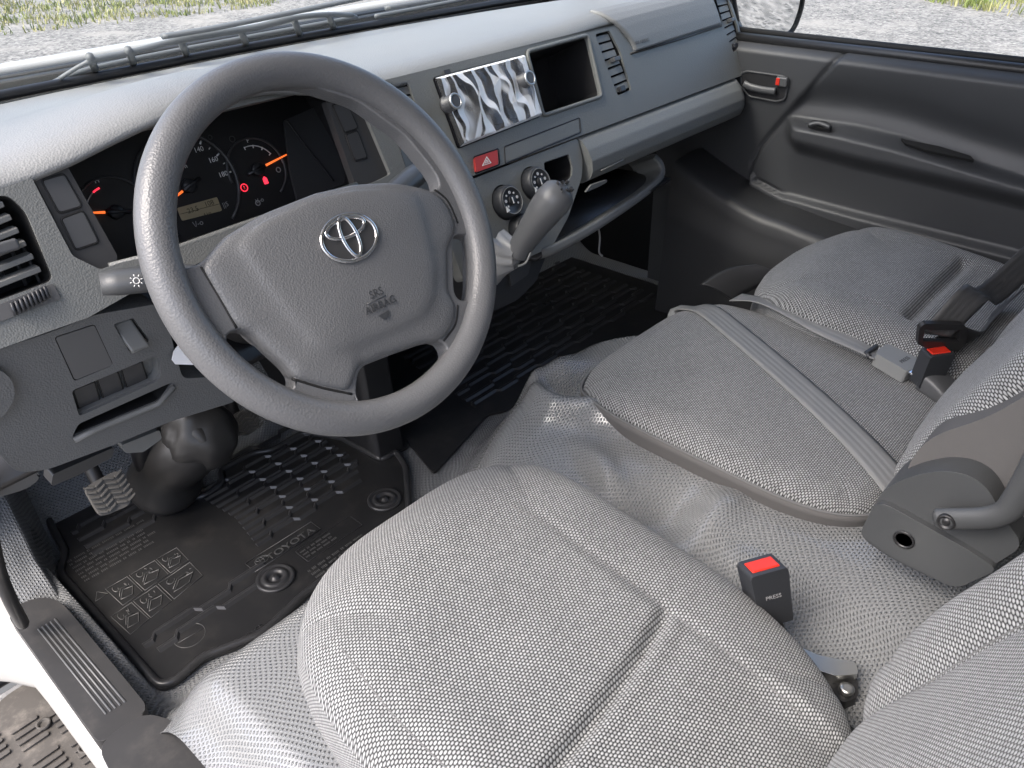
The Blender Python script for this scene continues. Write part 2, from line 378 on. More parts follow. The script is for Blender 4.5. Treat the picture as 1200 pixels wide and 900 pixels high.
def grass(name, poly, count, hmin, hmax, label):
    xs = [p[0] for p in poly]; ys = [p[1] for p in poly]; verts = []; faces = []
    def inside(x, y):
        c = False
        for i in range(len(poly)):
            a, b = poly[i-1], poly[i]
            if (a[1] > y) != (b[1] > y) and x < (b[0]-a[0])*(y-a[1])/(b[1]-a[1])+a[0]: c = not c
        return c
    k = 0
    while k < count:
        x, y = random.uniform(min(xs), max(xs)), random.uniform(min(ys), max(ys))
        if not inside(x, y): continue
        if noise.noise((x*1.3, y*1.3, 0)) < -.12 and random.random() < .8: k += .2; continue
        h = random.uniform(hmin, hmax); a = random.uniform(0, 6.28); wd = random.uniform(.006, .014); lx, ly = random.uniform(-.6, .6)*h, random.uniform(-.6, .6)*h
        i = len(verts); dx, dy = math.cos(a)*wd, math.sin(a)*wd
        verts += [(x-dx, y-dy, -G), (x+dx, y+dy, -G), (x+lx*.4+dx*.7, y+ly*.4+dy*.7, -G+h*.6), (x+lx*.4-dx*.7, y+ly*.4-dy*.7, -G+h*.6), (x+lx, y+ly, -G+h)]
        faces += [(i, i+1, i+2, i+3), (i+3, i+2, i+4)]; k += 1
    o = mesh(name, verts, faces, GM, smooth=False); o['kind'] = 'stuff'; o['label'] = label; o['category'] = 'grass'
def gp(px, py): p = on(px, py, 2, -G); return (p.x, p.y)
a0, a1, a2 = gp(-60, 48), gp(120, 30), gp(330, 6)
grass('grass', [a0, a1, a2, (a2[0]+4, a2[1]+9), (a0[0]-3, a0[1]+9)], 15000, .03, .11, 'grass verge with dry tufts beyond the gravel in front of the windscreen')
b0, b1 = gp(1075, 0), gp(1240, 30)
grass('grass', [b0, b1, (b1[0]+7, b1[1]-2), (b0[0]+7, b0[1]+6)], 15000, .05, .16, 'bright green grass verge beyond the passenger door window')

# ================================================================== VAN SHELL AND FLOOR
DX = 1.25          # inner face of the passenger door
body = thing('van_body', 'white painted van body round the open driver doorway', 'van body', (-.36, .2, -.8))
# floor: one vinyl sheet: footwell, heel riser, seat platform, engine hump
FZ, PZ = -.62, -.425
def floor_z(x, y):
    edge = .188 + .10*sm(.12, .5, x) - .20*sm(.56, .78, x)
    z = FZ + (PZ-FZ)*sm(edge, edge-.20, y)
    hump = sm(.20, .34, x)*sm(1.0, .8, x)
    z += hump*.030*sm(.22, .02, y)
    rx = .335-.35*(y-.05)                                                              # folded ridge running from the hump's front corner back to the driver seat
    z += (.030*gauss(x, rx+.17*sm(.0, .2, y), .026) - .016*gauss(x, rx+.070, .028))*sm(.20, .08, y)*sm(-.22, -.06, y)
    z += .020*gauss(x, .46, .05)*gauss(y, .10, .035) - .020*gauss(x, .45, .05)*gauss(y, .035, .022) + .018*gauss(x, .40, .03)*gauss(y, -.035, .035)
    z -= .024*gauss(x, .285, .045)*gauss(y, -.235, .030); z += .016*gauss(x, .31, .05)*gauss(y, -.295, .022) + .014*gauss(x-.29, .4*(y+.13), .02)*gauss(y, -.13, .05) + .010*gauss(x, .265, .02)*gauss(y, -.37, .05)
    z -= .05*sm(-.24, -.30, x)*sm(.2, .0, y)                                          # platform rounds down to the sill
    z += .10*sm(.62, .78, y) + .045*sm(-.257, -.268, x)*sm(.1, .3, y)                   # toe board, left edge
    z += .0012*noise.noise((x*9, y*9, 3))
    return z
def fgrid(i, j):
    x = -.30+1.57*i; y = -1.0+1.80*j; return (x, y, floor_z(x, y))
fl = grid('van_floor', fgrid, 200, 230, M_vinyl); fl['kind'] = 'structure'; fl['label'] = 'grey studded vinyl floor covering of the cab'
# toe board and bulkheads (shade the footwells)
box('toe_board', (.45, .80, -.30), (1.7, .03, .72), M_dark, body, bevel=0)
box('bulkhead', (.45, -1.02, .1), (1.7, .03, 1.5), M_liner, body, bevel=0)
box('roof', (.42, -.42, .80), (1.78, 1.25, .04), M_liner, body, bevel=.01)
box('roof_header', (.42, .22, .77), (1.78, .08, .07), M_liner, body, bevel=.01)
for x in (-.40, 1.25):
    tube('windscreen_pillar', [(x, .74, .02), (x, .48, .40), (x, .22, .77)], .032, M_trim, body)
box('rear_pillar', (1.27, -.75, .30), (.05, .50, 1.0), M_side, body, bevel=.01)
box('rear_pillar', (-.50, -.98, .10), (.05, .10, 1.4), M_paint, body, bevel=.01)
box('front_panel', (.42, .95, -.55), (1.74, .05, 1.2), M_paint, body, bevel=.01)
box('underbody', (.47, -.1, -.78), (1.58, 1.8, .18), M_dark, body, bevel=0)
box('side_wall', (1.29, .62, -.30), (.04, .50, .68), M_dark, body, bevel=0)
box('side_wall', (-.37, .70, -.28), (.04, .32, .70), M_paint, body, bevel=0)
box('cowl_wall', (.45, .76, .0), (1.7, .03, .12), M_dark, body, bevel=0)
# painted sill under the driver doorway
def sill(i, j):
    y = -.75+1.6*i
    bump = -.010
    fo_w = .06*sm(.36, .48, y)
    pr = [(-.292, -.60), (-.302, -.576+bump), (-.330, -.573+bump), (-.348-fo_w*.3, -.578+bump), (-.358-fo_w*.6, -.592), (-.363-fo_w, -.62), (-.362-fo_w, -.65), (-.345-fo_w, -.665), (-.31, -.67), (-.28, -.67)]
    k = j*(len(pr)-1); a = min(int(k), len(pr)-2); t = k-a
    return (pr[a][0]*(1-t)+pr[a+1][0]*t, y, pr[a][1]*(1-t)+pr[a+1][1]*t)
grid('painted_sill', sill, 40, 40, M_paint, body, arc=False)

# scuff plate on the sill
sp_ = thing('scuff_plate', 'grey ribbed plastic scuff plate on the driver door sill', 'scuff plate', (-.32, .22, -.57))
SF = Fr((-.325, .25, -.556), (1, 0, 0), (0, 1, 0))
sp_out = SF.pl([(9, 722), (24, 706), (50, 699), (68, 703), (80, 714), (172, 826), (166, 842), (116, 872)])
plate('plate', SF, rpoly(sp_out, .012), [], .022, M_scuff, sp_, bevel=.006)
for k in range(5):
    t = (k+.6)/5.4
    p = SF.px(*(42+t*26, 739-t*16)); q = SF.px(*(121+t*30, 839-t*19))
    tube('rib', [SF.pt(*p, .0002), SF.pt(*q, .0002)], .0016, M_trim, sp_, seg=6, flat=.6)
sc2 = thing('sill_cover', 'smooth scratched grey plastic sill cover behind the ribbed scuff plate', 'sill cover', (-.31, .0, -.55))
c_pts = [(114, 876), (140, 852), (172, 834), (205, 845), (232, 868), (262, 905), (300, 960), (190, 970), (135, 915)]
plate('cover', SF, rpoly(SF.pl(c_pts, .012), .02), [], .05, M_scuff, sc2, bevel=.012, seg=5, c=.012)
# door seal at the front of the sill
ds = thing('door_seal', 'black rubber weather seal curving down to the scuff plate', 'seal', (-.34, .42, -.55))
tube('seal', crom([on(-30, 560, 0, -.345), on(-14, 620, 0, -.345), on(-2, 668, 0, -.346), on(12, 703, 0, -.346), on(22, 722, 0, -.342)+Vector((0, 0, -.012))], 8), .0085, M_black, ds, flat=1.3)
# vinyl covered wheel arch wall at the left of the footwell
def arch(i, j):
    y = .37+.44*i; xr = lin(y, [.37, .5, .6, .75, .81], [-.266, -.256, -.235, -.19, -.17]); x = xr+(-.338-xr)*j
    H = lin(y, [.37, .44, .5, .6, .75, .81], [.035, .060, .085, .145, .26, .32])
    return (x, y, -.62+H*(sm(0, .30, j)*.86+.14*sm(.2, 1, j))+.004*noise.noise((x*30, y*30, 0)))
grid('wheel_arch_cover', arch, 50, 36, M_vinyl, body)

# entry step
st = thing('entry_step', 'dusty brown entry step with moulded tread blocks below the doorway', 'step', (-.47, .25, -.98))
ST = Fr((-.375, .40, -.80), (1, 0, 0), (0, 1, 0))
plate('tread', ST, rpoly([(-.10, -.40), (.075, -.40), (.075, .15), (-.03, .15), (-.10, .07)], .03), [], .03, M_step, st, bevel=.006)
for r_ in range(5):
    for q in range(3):
        for s in range(4):
            x0 = -.088+q*.052; y0 = .085-r_*.078-q*.014+s*.0145-.05
            if -.38 < y0 < .13: plate('tread_block', ST, rrect(x0, x0+.040, y0, y0+.0085, .003, 3), [], .004, M_step, st, bevel=.0012, seg=2, c=.004)
for x0, y0 in ((.005, .045), (.03, -.045), (-.06, -.12)):
    lathe('stud', [(.011, 0), (.011, .006), (.008, .007), (.007, .003), (.003, .003), (.001, .003)], ST.pt(x0, y0), ST.n, M_step, st, seg=20)
tube('step_edge', crom([ST.pt(-.10, .14, .01), ST.pt(-.03, .175, .01), ST.pt(.03, .172, .01), ST.pt(.08, .16, .01)], 6), .012, M_black, st)
tube('step_edge', crom([ST.pt(-.10, .13), ST.pt(-.115, 0), ST.pt(-.11, -.3)], 6), .014, M_black, st)

M_wip = plastic('wiper_glare_grey', (.15, .16, .165), .5, 900, .15)  # wiper lightened: glare on the windscreen put into its colour
# ================================================================== WINDSCREEN, WIPER
WSv = Vector((0, -.56, .72)).normalized(); WS = Fr((.42, .715, .045), (1, 0, 0), WSv)
ws = thing('windscreen', 'sloping clear windscreen above the dashboard with dark lower seal', 'windscreen', (.42, .7, .05))
plate('glass', WS, rpoly([(-.84, -.01), (.84, -.01), (.80, .88), (-.80, .88)], .05), [], .005, M_glass, ws, bevel=0)
base_line = crom([(-.45, .640, .052), (-.106, .670, .058), (.124, .680, .058), (.355, .688, .058), (.63, .678, .058), (1.0, .655, .058), (1.24, .625, .055)], 8)
tube('lower_seal', base_line, .0075, M_black, ws, seg=8)
cw = thing('cowl', 'pale grey cowl strip outside along the foot of the windscreen', 'cowl', (.42, .78, .0))
def cowl(i, j):
    x = -.45+1.75*i; y = .70+.055*j-.10*((x-.4)/.85)**2*.4; return (x, y, .034-.03*j+.002*math.sin(j*9))
grid('cowl_panel', cowl, 30, 14, plastic('cowl_grey', (.34, .33, .30), .6, 400, .2), cw, arc=False, thick=.01)
wp = thing('windscreen_wiper', 'black windscreen wiper with jointed arms lying along the glass foot', 'wiper', (.3, .72, .07))
def wpt(px, py, c=.012): a = WS.px(px, py, c); return WS.pt(*a, c)
wblade = [wpt(58, 99), wpt(95, 84), wpt(150, 71), wpt(220, 57), wpt(300, 42), wpt(370, 29), wpt(418, 20)]
tube('blade', crom(wblade, 6), .004, M_wip, wp, seg=8)
tube('bridge', crom([wpt(70, 92, .02), wpt(105, 72, .028), wpt(150, 62, .028), wpt(205, 48, .03), wpt(250, 40, .032), wpt(300, 32, .03), wpt(345, 21, .03), wpt(385, 17, .028), wpt(415, 18, .02)], 6), [.003]*6+[.0045]*12+[.0055]*18+[.0045]*12+[.003], M_wip, wp, seg=8)
for px in (105, 150, 212, 282, 345, 385):
    t = (px-58)/360; tube('clip', [wpt(px, 82-t*62-8, .030), wpt(px+6, 84-t*62+5, .012)], .006, M_wip, wp, seg=8)
tube('arm', crom([wpt(190, 43, .035), wpt(250, 33, .042), wpt(340, 15, .045), wpt(470, -12, .045)], 6), .007, M_wip, wp, seg=8, flat=.6)
wp2 = thing('windscreen_wiper', 'dark wiper blade end at the middle of the windscreen foot', 'wiper', (.9, .72, .07))
tube('blade', crom([wpt(440, 19), wpt(500, 8), wpt(600, -12)], 6), .004, M_wip, wp2, seg=8)
tube('bridge', crom([wpt(452, 10, .022), wpt(520, -2, .03), wpt(600, -20, .03)], 6), .0045, M_wip, wp2, seg=8)

# ================================================================== DASHBOARD
def tilt(deg): return (0, math.sin(R(deg)), math.cos(R(deg)))
X = (1, 0, 0)
FA = Fr((.486, .248, .008), X, tilt(24.1))      # centre and passenger fascia
FC = Fr((0, .185, .03), X, tilt(20))            # cluster surround
FG = Fr((0, .285, .0), X, tilt(22))             # gauge faces
FD = Fr((-.2, .165, -.06), X, (0, -.15, .99))   # lower driver panel
dash = thing('dashboard', 'long grey plastic dashboard across the cab under the windscreen', 'dashboard', (.42, .4, -.2))

ex = [-.44, -.20, -.152, -.107, -.059, 0, .04, .08, .134, .173, .20, .24, .29, .5, .72, .80, 1.25]
ey = [.21, .203, .2, .2, .2, .2, .2, .2, .2, .2, .202, .225, .270, .274, .274, .280, .276]
ez = [.066, .082, .090, .100, .109, .1145, .115, .112, .100, .087, .075, .066, .064, .066, .070, .074, .070]
def padf(i, j):
    x = -.44+1.69*i
    yf, zf = lin(x, ex, ey), lin(x, ex, ez); yb = .672-.09*((x-.33)/.85)**2
    if j < .8:
        v = j/.8; cr = zf+.012
        y = yb+(yf+.045-yb)*v; z = .052+(cr-.052)*sm(0, 1, v*.75+.25*v*v) if cr > .09 else .052+(cr-.052)*math.sin(v*math.pi/2)
    else:
        t = (j-.8)/.2
        pts = [(yf+.045, zf+.012), (yf+.028, zf+.0108), (yf+.014, zf+.007), (yf+.004, zf+.0005), (yf-.001, zf-.007), (yf+.003, zf-.012), (yf+.03, zf-.013)]
        k = t*(len(pts)-1); a = min(int(k), len(pts)-2); f = k-a
        y = pts[a][0]*(1-f)+pts[a+1][0]*f; z = pts[a][1]*(1-f)+pts[a+1][1]*f
    return (x, y, z)
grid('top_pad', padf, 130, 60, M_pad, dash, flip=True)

# --- centre fascia, with openings for radio, bin and vents
radio = rpoly(FA.pl([(506.5, 91), (612.5, 64), (633.5, 137), (536, 175)]), .006)
binh = rpoly(FA.pl([(618.5, 62), (687, 43), (703, 112), (637, 134)]), .008)
cvent = rpoly(FA.pl([(697.5, 40), (714, 35.5), (727, 60), (740, 105), (724, 112), (712, 80)]), .005)
dvent = rpoly(FA.pl([(463, 99), (478, 96), (513, 190), (494, 200)]), .006)
event = rpoly(FA.pl([(838, -4), (851, -8), (864, 30), (868, 54), (860, 62), (852, 42)]), .004)
fo = [(-.20, .064), (-.20, -.0965), (.735, -.0965), (.758, -.07), (.765, -.02), (.755, .064)]
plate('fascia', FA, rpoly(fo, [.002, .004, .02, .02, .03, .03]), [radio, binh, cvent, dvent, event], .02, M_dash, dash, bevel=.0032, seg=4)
def well(name, fr, loop, depth, mat, parent, shrink=.94, c=-.004):
    """open box behind an opening"""
    cx = sum(p[0] for p in loop)/len(loop); cy = sum(p[1] for p in loop)/len(loop); L = len(loop)
    verts = [fr.pt(*p, c) for p in loop] + [fr.pt(cx+(p[0]-cx)*shrink, cy+(p[1]-cy)*shrink, c-depth) for p in loop]
    faces = [(i, (i+1) % L, L+(i+1) % L, L+i) for i in range(L)] + [tuple(range(L, 2*L))]
    return mesh(name, verts, faces, mat, parent, bevel=0, smooth=False, thick=.003, off=0)
def grow(loop, d):
    cx = sum(p[0] for p in loop)/len(loop); cy = sum(p[1] for p in loop)/len(loop); out = []
    for p in loop:
        v = Vector((p[0]-cx, p[1]-cy)); out.append((p[0]+v.normalized().x*d, p[1]+v.normalized().y*d))
    return out
well('storage_bin', FA, grow(binh, .001), .09, M_black, dash)
tube('bin_rim', [FA.pt(*p, .0012) for p in grow(binh, .0035)], .0034, M_dash, dash, closed=True, seg=8, up=FA.n)
def vent(fr, loop, knob, wheel_, n, along, mat_s=M_dash2):
    w_ = well('air_vent', fr, grow(loop, .001), .05, M_dark, dash)
    (p0, p1), (q0, q1) = along      # left edge from-to, right edge from-to in pixels
    for k in range(n):
        t = (k+.5)/n
        a = fr.px(p0[0]+(p1[0]-p0[0])*t, p0[1]+(p1[1]-p0[1])*t); b = fr.px(q0[0]+(q1[0]-q0[0])*t, q0[1]+(q1[1]-q0[1])*t)
        hw = abs(fr.px(*p1)[1]-fr.px(*p0)[1])/n*.60
        vs_ = []
        for (aa, bb) in (a, b):
            for dv, dc in ((hw*.70, -.007), (hw*.5, -.004), (-hw*.72, -.003), (-hw*.5, -.012)): vs_.append(fr.pt(aa, bb+dv, dc))
        mesh('slat', vs_, [(0, 1, 5, 4), (1, 2, 6, 5), (2, 3, 7, 6), (3, 0, 4, 7), (0, 3, 2, 1), (4, 5, 6, 7)], mat_s, w_, smooth=False, bevel=.0006, seg=2)
    return w_
v1 = vent(FA, cvent, None, None, 7, (((698, 41), (725, 109)), ((714, 37), (740, 102))), M_dash)
k1 = FA.px(720, 70); box('vent_knob', FA.pt(*k1, .002), (.020, .012, .008), M_buckleg, v1, rot=Matrix((FA.u, FA.n, FA.v)).transposed(), bevel=.002)
k1 = FA.px(729, 104); box('thumb_wheel', FA.pt(*k1, -.001), (.016, .008, .010), M_buckle, v1, rot=Matrix((FA.u, FA.n, FA.v)).transposed(), bevel=.002)
v2 = vent(FA, event, None, None, 7, (((840, -2), (857, 58)), ((852, -4), (867, 50))), M_dash)
k1 = FA.px(856, 24); box('vent_knob', FA.pt(*k1, .002), (.018, .012, .008), M_buckleg, v2, rot=Matrix((FA.u, FA.n, FA.v)).transposed(), bevel=.002)
k1 = FA.px(862, 53); box('thumb_wheel', FA.pt(*k1, -.001), (.016, .008, .009), M_buckle, v2, rot=Matrix((FA.u, FA.n, FA.v)).transposed(), bevel=.002)
v3 = vent(FA, dvent, None, None, 8, (((464, 101), (496, 198)), ((480, 98), (512, 188))), M_dash2)
# airbag cover on the passenger side
ab = rpoly(FA.pl([(716, 22), (729, 38), (741, 61), (793, 45.5), (845, 28.5), (838, 8), (832, -8), (760, 8)]), .006)
acp = [(.0085, -.002), (.0095, .004), (.03, .0055), (.055, .0050), (.068, .0035), (.080, -.003), (.090, -.011), (.099, -.023)]
def acov(i, j):
    k = j*(len(acp)-1); q = min(int(k), len(acp)-2); t = k-q; b = acp[q][0]*(1-t)+acp[q+1][0]*t; c = acp[q][1]*(1-t)+acp[q+1][1]*t
    b += .006*i*(1-j)
    xl = .868-.486-.10*sm(.01, .10, b)*.55; xr = 1.182-.486-.012*sm(.0, .1, b)
    e = min(i, 1-i)*(xr-xl); c -= .004*(1-min(1, e/.006))
    return FA.pt(xl+(xr-xl)*i, b, c)
aobj = grid('airbag_cover', acov, 60, 42, M_pad, dash, arc=False, thick=.006)
text('lettering', 'SRS AIRBAG', FA, FA.px(753, 48.5, .006), .0085, M_trim, aobj, c=.0055, ext=.0002)
tube('panel_gap', [FA.pt(*FA.px(739, 63), .001), FA.pt(*FA.px(793, 47), .001), FA.pt(*FA.px(845, 30), .001)], .0022, M_black, aobj, seg=6)

# --- head unit with crumpled protective film
hu = plate('head_unit', FA, grow(radio, -.0022), [], .02, M_screen, dash, c=.002, bevel=.0015)
plate('screen', FA, rpoly(FA.pl([(541, 90), (602, 74), (618, 134), (558, 154)]), .002), [], .002, simple('screen_glass', (.02, .021, .024), .06), hu, c=.0032, bevel=.0004)
for (x0, y0) in ((523, 85), (527, 96), (536, 135), (541, 147), (547, 158), (605, 72), (617, 112), (621, 124)):
    a = FA.px(x0, y0); plate('unit_key', FA, rrect(a[0]-.006, a[0]+.006, a[1]-.0035, a[1]+.0035, .001, 3), [], .001, M_bezel, hu, c=.003, bevel=.0004)
for px, py in ((526, 122), (613, 95)):
    o = FA.pt(*FA.px(px, py, .006), 0)
    kb = lathe('volume_knob', [(.0135, .001), (.0135, .006), (.0115, .007), (.0112, .021), (.010, .0225), (.008, .0228)], o, FA.n, M_buckleg, hu)
    lathe('knob_ring', [(.0112, .0205), (.0118, .0225), (.0105, .0240), (.0088, .0235), (.0085, .0225)], o, FA.n, M_steel, kb, cap0=False, cap1=False)
def film_mat():
    mt, n, l, b = mat_new('protective_film'); out = n['Material Output']
    b.inputs['Base Color'].default_value = (.93, .94, .94, 1); b.inputs['Roughness'].default_value = .3; b.inputs['Specular IOR Level'].default_value = .8
    tr = N(n, 'ShaderNodeBsdfTransparent'); tr.inputs[0].default_value = (.93, .93, .94, 1)
    mx = N(n, 'ShaderNodeMixShader'); lw = N(n, 'ShaderNodeLayerWeight'); lw.inputs[0].default_value = .38
    l.new(math_(n, l, 'MULTIPLY_ADD', smooth_(n, l, lw.outputs['Facing'], .10, .30), .90, .05), mx.inputs[0]); l.new(tr.outputs[0], mx.inputs[1]); l.new(b.outputs[0], mx.inputs[2]); l.new(mx.outputs[0], out.inputs[0])  # steep folds turn white: sky reflections put into the film's colour
    return mt
rc = FA.pl([(508, 92.5), (611.5, 65.5), (632, 136), (537, 173)])
def film(i, j):
    a0 = Vector(rc[0]).lerp(Vector(rc[1]), i); a1 = Vector(rc[3]).lerp(Vector(rc[2]), i); p = a0.lerp(a1, j)
    wob = noise.noise((p.x*30, p.y*30, 5)); q = Vector((p.x*30+.5*wob, p.y*11+.35*wob+p.x*7, .3)); d = noise.voronoi(q)[0]
    rdg = min(.75, d[1]-d[0])+.35*max(0, noise.noise(q*.8))
    e = min(1, min(i, 1-i)*60, min(j, 1-j)*32)
    return FA.pt(p.x, p.y, .0046+.0062*(1-rdg/.75)*e+.001*e)
grid('protective_film', film, 170, 90, film_mat(), hu, arc=False)

# --- hazard switch, strip
hz = plate('hazard_switch', FA, rpoly(FA.pl([(556.5, 184.5), (583, 175.5), (584, 192.5), (558, 202)], .004), .003), [], .01, M_haz, dash, c=.004, bevel=.0018)
tr_o = FA.pl([(570.5, 182), (577, 191.2), (564, 195.5)], .0045)
tri = lambda k: [((p[0]-FA.px(570.5, 189.5, .0045)[0])*k+FA.px(570.5, 189.5, .0045)[0], (p[1]-FA.px(570.5, 189.5, .0045)[1])*k+FA.px(570.5, 189.5, .0045)[1]) for p in tr_o]
plate('triangle_mark', FA, tri(.85), [tri(.62)[::-1]], .0006, M_white, hz, c=.0046, bevel=0)
plate('triangle_mark', FA, tri(.38), [tri(.16)[::-1]], .0006, M_white, hz, c=.0046, bevel=0)
tube('switch_gap', [FA.pt(*p, .0003) for p in rpoly(FA.pl([(555, 184), (584, 174.2), (585.5, 193), (557, 203.5)]), .003)], .0011, M_black, dash, closed=True, seg=6)
plate('blank_strip', FA, rpoly(FA.pl([(592, 173), (677.5, 139.5), (679, 154.5), (593, 190)], .001), .003), [], .01, M_dash, dash, c=.0012, bevel=.0008)
tube('strip_gap', [FA.pt(*p, .0002) for p in rpoly(FA.pl([(591, 172), (679, 138), (680.5, 155.5), (592, 192)]), .003)], .0011, M_black, dash, closed=True, seg=6)

# --- heater panel below
hv_out = FA.pl([(520, 222), (556, 209), (678, 161.5), (684, 186), (683, 207), (667, 254), (648, 289), (630, 297), (590, 316), (545, 330), (530, 290)])
k1c, k2c, k3c = FA.px(593, 237), FA.px(626, 215), FA.px(612, 270)
cub = rpoly(FA.pl([(638.5, 190), (667.5, 180), (672, 194), (671.5, 206), (664, 214), (653, 219), (644, 220), (640, 208)]), .004)
hv = plate('heater_panel', FA, rpoly(hv_out, .008), [circ(*k1c, .0275)[::-1], circ(*k2c, .0275)[::-1], circ(*k3c, .0275)[::-1], cub], .02, M_dash, dash, c=-.002, bevel=.003)
well('cubby', FA, grow(cub, .001), .06, M_black, hv, c=-.006)
for i, (a, b) in enumerate((k1c, k2c, k3c)):
    o = FA.pt(a, b, 0)
    lathe('knob_well', [(.0285, -.004), (.0275, -.02), (.001, -.02)], o, FA.n, M_black, hv, cap0=False)
    kn = lathe('heater_knob', [(.026, -.018), (.0255, .004), (.0245, .012), (.0225, .015), (.021, .0155), (.0185, .0135), (.0178, .013)], o, FA.n, M_buckle, hv)
    fo_ = FA.off(.0135); F2 = Fr(FA.pt(a, b, .0136), FA.u, FA.v)
    lathe('dial_ring', [(.0205, .0148), (.0212, .0160), (.0205, .0162), (.0196, .0152)], o, FA.n, M_bucklel, kn, cap0=False, cap1=False)
    for q in range(7):
        an = R(210-q*40); F3 = (.0128*math.cos(an), .0128*math.sin(an))
        plate('dial_mark', F2, circ(F3[0], F3[1], .0017+.0008*(q % 2), 8), [circ(F3[0], F3[1], .0007, 6)[::-1]] if q % 2 else [], .0005, M_white, kn, bevel=0, c=.0006)
    lathe('dial_centre', [(.0075, .013), (.0072, .0155), (.006, .016)], o, FA.n, M_black, kn, seg=20)
    plate('dial_mark', F2, rrect(-.001, .001, -.005, .005, .0005, 2), [], .0004, M_white, kn, bevel=0, c=.0029)
    plate('dial_pointer', F2, rpoly([(-.018, -.004), (-.012, -.0125), (-.020, -.014)], .001), [], .0006, M_white, kn, bevel=0, c=.0028)
# lower console under the heater panel
con = [(548, 322), (592, 312), (632, 295), (640, 300), (628, 330), (606, 352), (560, 372), (540, 380)]
plate('lower_console', FA, rpoly(FA.pl(con, -.02), .008), [], .10, M_black, dash, c=-.020, bevel=.004)
plate('console_drawer', FA, rpoly(FA.pl([(596, 316), (622, 305), (618, 322), (598, 336)], -.018), .004), [], .01, M_bezel, dash, c=-.016, bevel=.002)
cn = thing('centre_console', 'black moulded console box standing on the floor beside the driver mat', 'console', (.28, .42, -.62))
plate('console_box', Fr((0, 0, -.615), X, (0, 1, 0)), rpoly([(.255, .345), (.325, .345), (.42, .50), (.42, .78), (.255, .78)], .012), [], .004, M_black, cn, c=.004, bevel=.002)
def cbox(i, j):
    ang = i*4; s = [( .262, .352), (.318, .352), (.41, .50), (.41, .76), (.262, .76)]
    k = i*5; a = int(k) % 5; t = k-int(k); p = Vector(s[a]).lerp(Vector(s[(a+1) % 5]), t)
    return (p.x+.02*j, p.y+.06*j, -.612+.46*j)
grid('console_wall', cbox, 60, 10, M_black, cn, closeu=True, arc=False)

# --- glove box and shelf on the passenger side
gx0, gx1 = .656, 1.215
gp_ = [(.214, -.0835), (.203, -.088), (.190, -.100), (.180, -.118), (.178, -.135), (.184, -.150), (.200, -.160), (.24, -.165), (.40, -.165)]
def glove(i, j):
    x = gx0+(gx1-gx0)*i; k = j*(len(gp_)-1); a = min(int(k), len(gp_)-2); t = k-a
    y = gp_[a][0]*(1-t)+gp_[a+1][0]*t; z = gp_[a][1]*(1-t)+gp_[a+1][1]*t
    e = sm(.93, 1, i); y += .10*e*e; z += .02*e
    return (x-.0*e, y, z)
gl_ = grid('glove_box', glove, 60, 48, M_dash, dash, flip=True, arc=False)
mesh('glove_box_end', [(gx0, y, z) for y, z in gp_], [tuple(range(len(gp_)))], M_dash, gl_, smooth=False)
FGv = Fr((.7, .178, -.135), X, (0, .05, 1))
plate('glove_handle', FGv, rpoly(FGv.pl([(683, 225), (690, 216), (708, 210), (708, 213), (697, 219)]), .003), [], .004, M_dash2, gl_, c=.006, bevel=.0015)
tube('trim_line', [FGv.pt(*FGv.px(703, 199.5), .003), FGv.pt(*FGv.px(729, 187), .003)], .0012, M_dash2, gl_, seg=6)
def shelf_y(x): return lin(x, [.48, .52, .85, .95, 1.2], [.12, .148, .176, .19, .21])
lipp = crom([on(640, 296, 2, -.215)+Vector((0, .01, 0)), on(650, 289, 2, -.215), on(690, 268, 2, -.216), on(735, 239, 2, -.218), on(765, 217, 2, -.218), on(776, 203, 2, -.212), on(775, 192, 2, -.198), on(767, 184, 2, -.185)], 6)
lprof = [(.004, -.06), (.005, -.014), (.0042, -.003), (.0022, .0), (-.007, .0), (-.0105, -.002), (-.0125, -.008), (-.013, -.08)]
def lipf(i, j):
    k = min(int(i*(len(lipp)-1)+.5), len(lipp)-1); t = (lipp[min(k+1, len(lipp)-1)]-lipp[max(k-1, 0)]).normalized(); w2 = FA.n.cross(t).normalized()
    q = j*(len(lprof)-1); a = min(int(q), len(lprof)-2); f = q-a; b0 = Vector(lprof[a]).lerp(Vector(lprof[a+1]), f); return lipp[k]+w2*b0.x+FA.n*b0.y
sh = grid('parcel_shelf_edge', lipf, len(lipp)-1, 28, M_dash2, dash, arc=False)
mesh('shelf_floor', [(.47, .15, -.222), (.93, .19, -.222), (.93, .45, -.235), (.47, .45, -.235)], [(0, 1, 2, 3)], M_black, sh, thick=.006)
mesh('shelf_back', [(.45, .36, -.05), (1.24, .36, -.05), (1.24, .40, -.24), (.45, .40, -.24)], [(0, 1, 2, 3)], M_black, sh, thick=.01)
tube('cable', crom([on(700, 262, 1, .28), on(703, 278, 1, .28), on(702, 295, 1, .28), on(706, 300, 1, .27)], 6), .002, M_grey, dash, seg=6)

# --- cluster surround, hood recess and gauges
cl_hole = FC.pl([(36, 206), (83, 184), (133, 159), (183, 136), (232, 118), (280, 109), (317, 102), (367, 104), (400, 111), (423, 121), (458, 204), (440, 213), (350, 242), (270, 270), (200, 295), (140, 308), (118, 316), (85, 300)])
lv = rpoly(FC.pl([(-70, 250), (8, 227), (30, 246), (64, 328), (0, 352), (-70, 378)]), .008)
top_c = [((x), (lin(x, ex, ez)-.006-.03)/math.cos(R(20))) for x in (-.40, -.30, -.20, -.152, -.107, -.059, 0, .04, .08, .134, .173, .20, .235)]
s_out = [(-.40, -.085)] + [(-.20, -.088), (-.12, -.075), (.05, -.075), (.235, -.085)] + top_c[::-1]
sur = plate('cluster_surround', FC, s_out, [rpoly(cl_hole, .004, 3), lv], .02, M_dash, dash, bevel=.003)
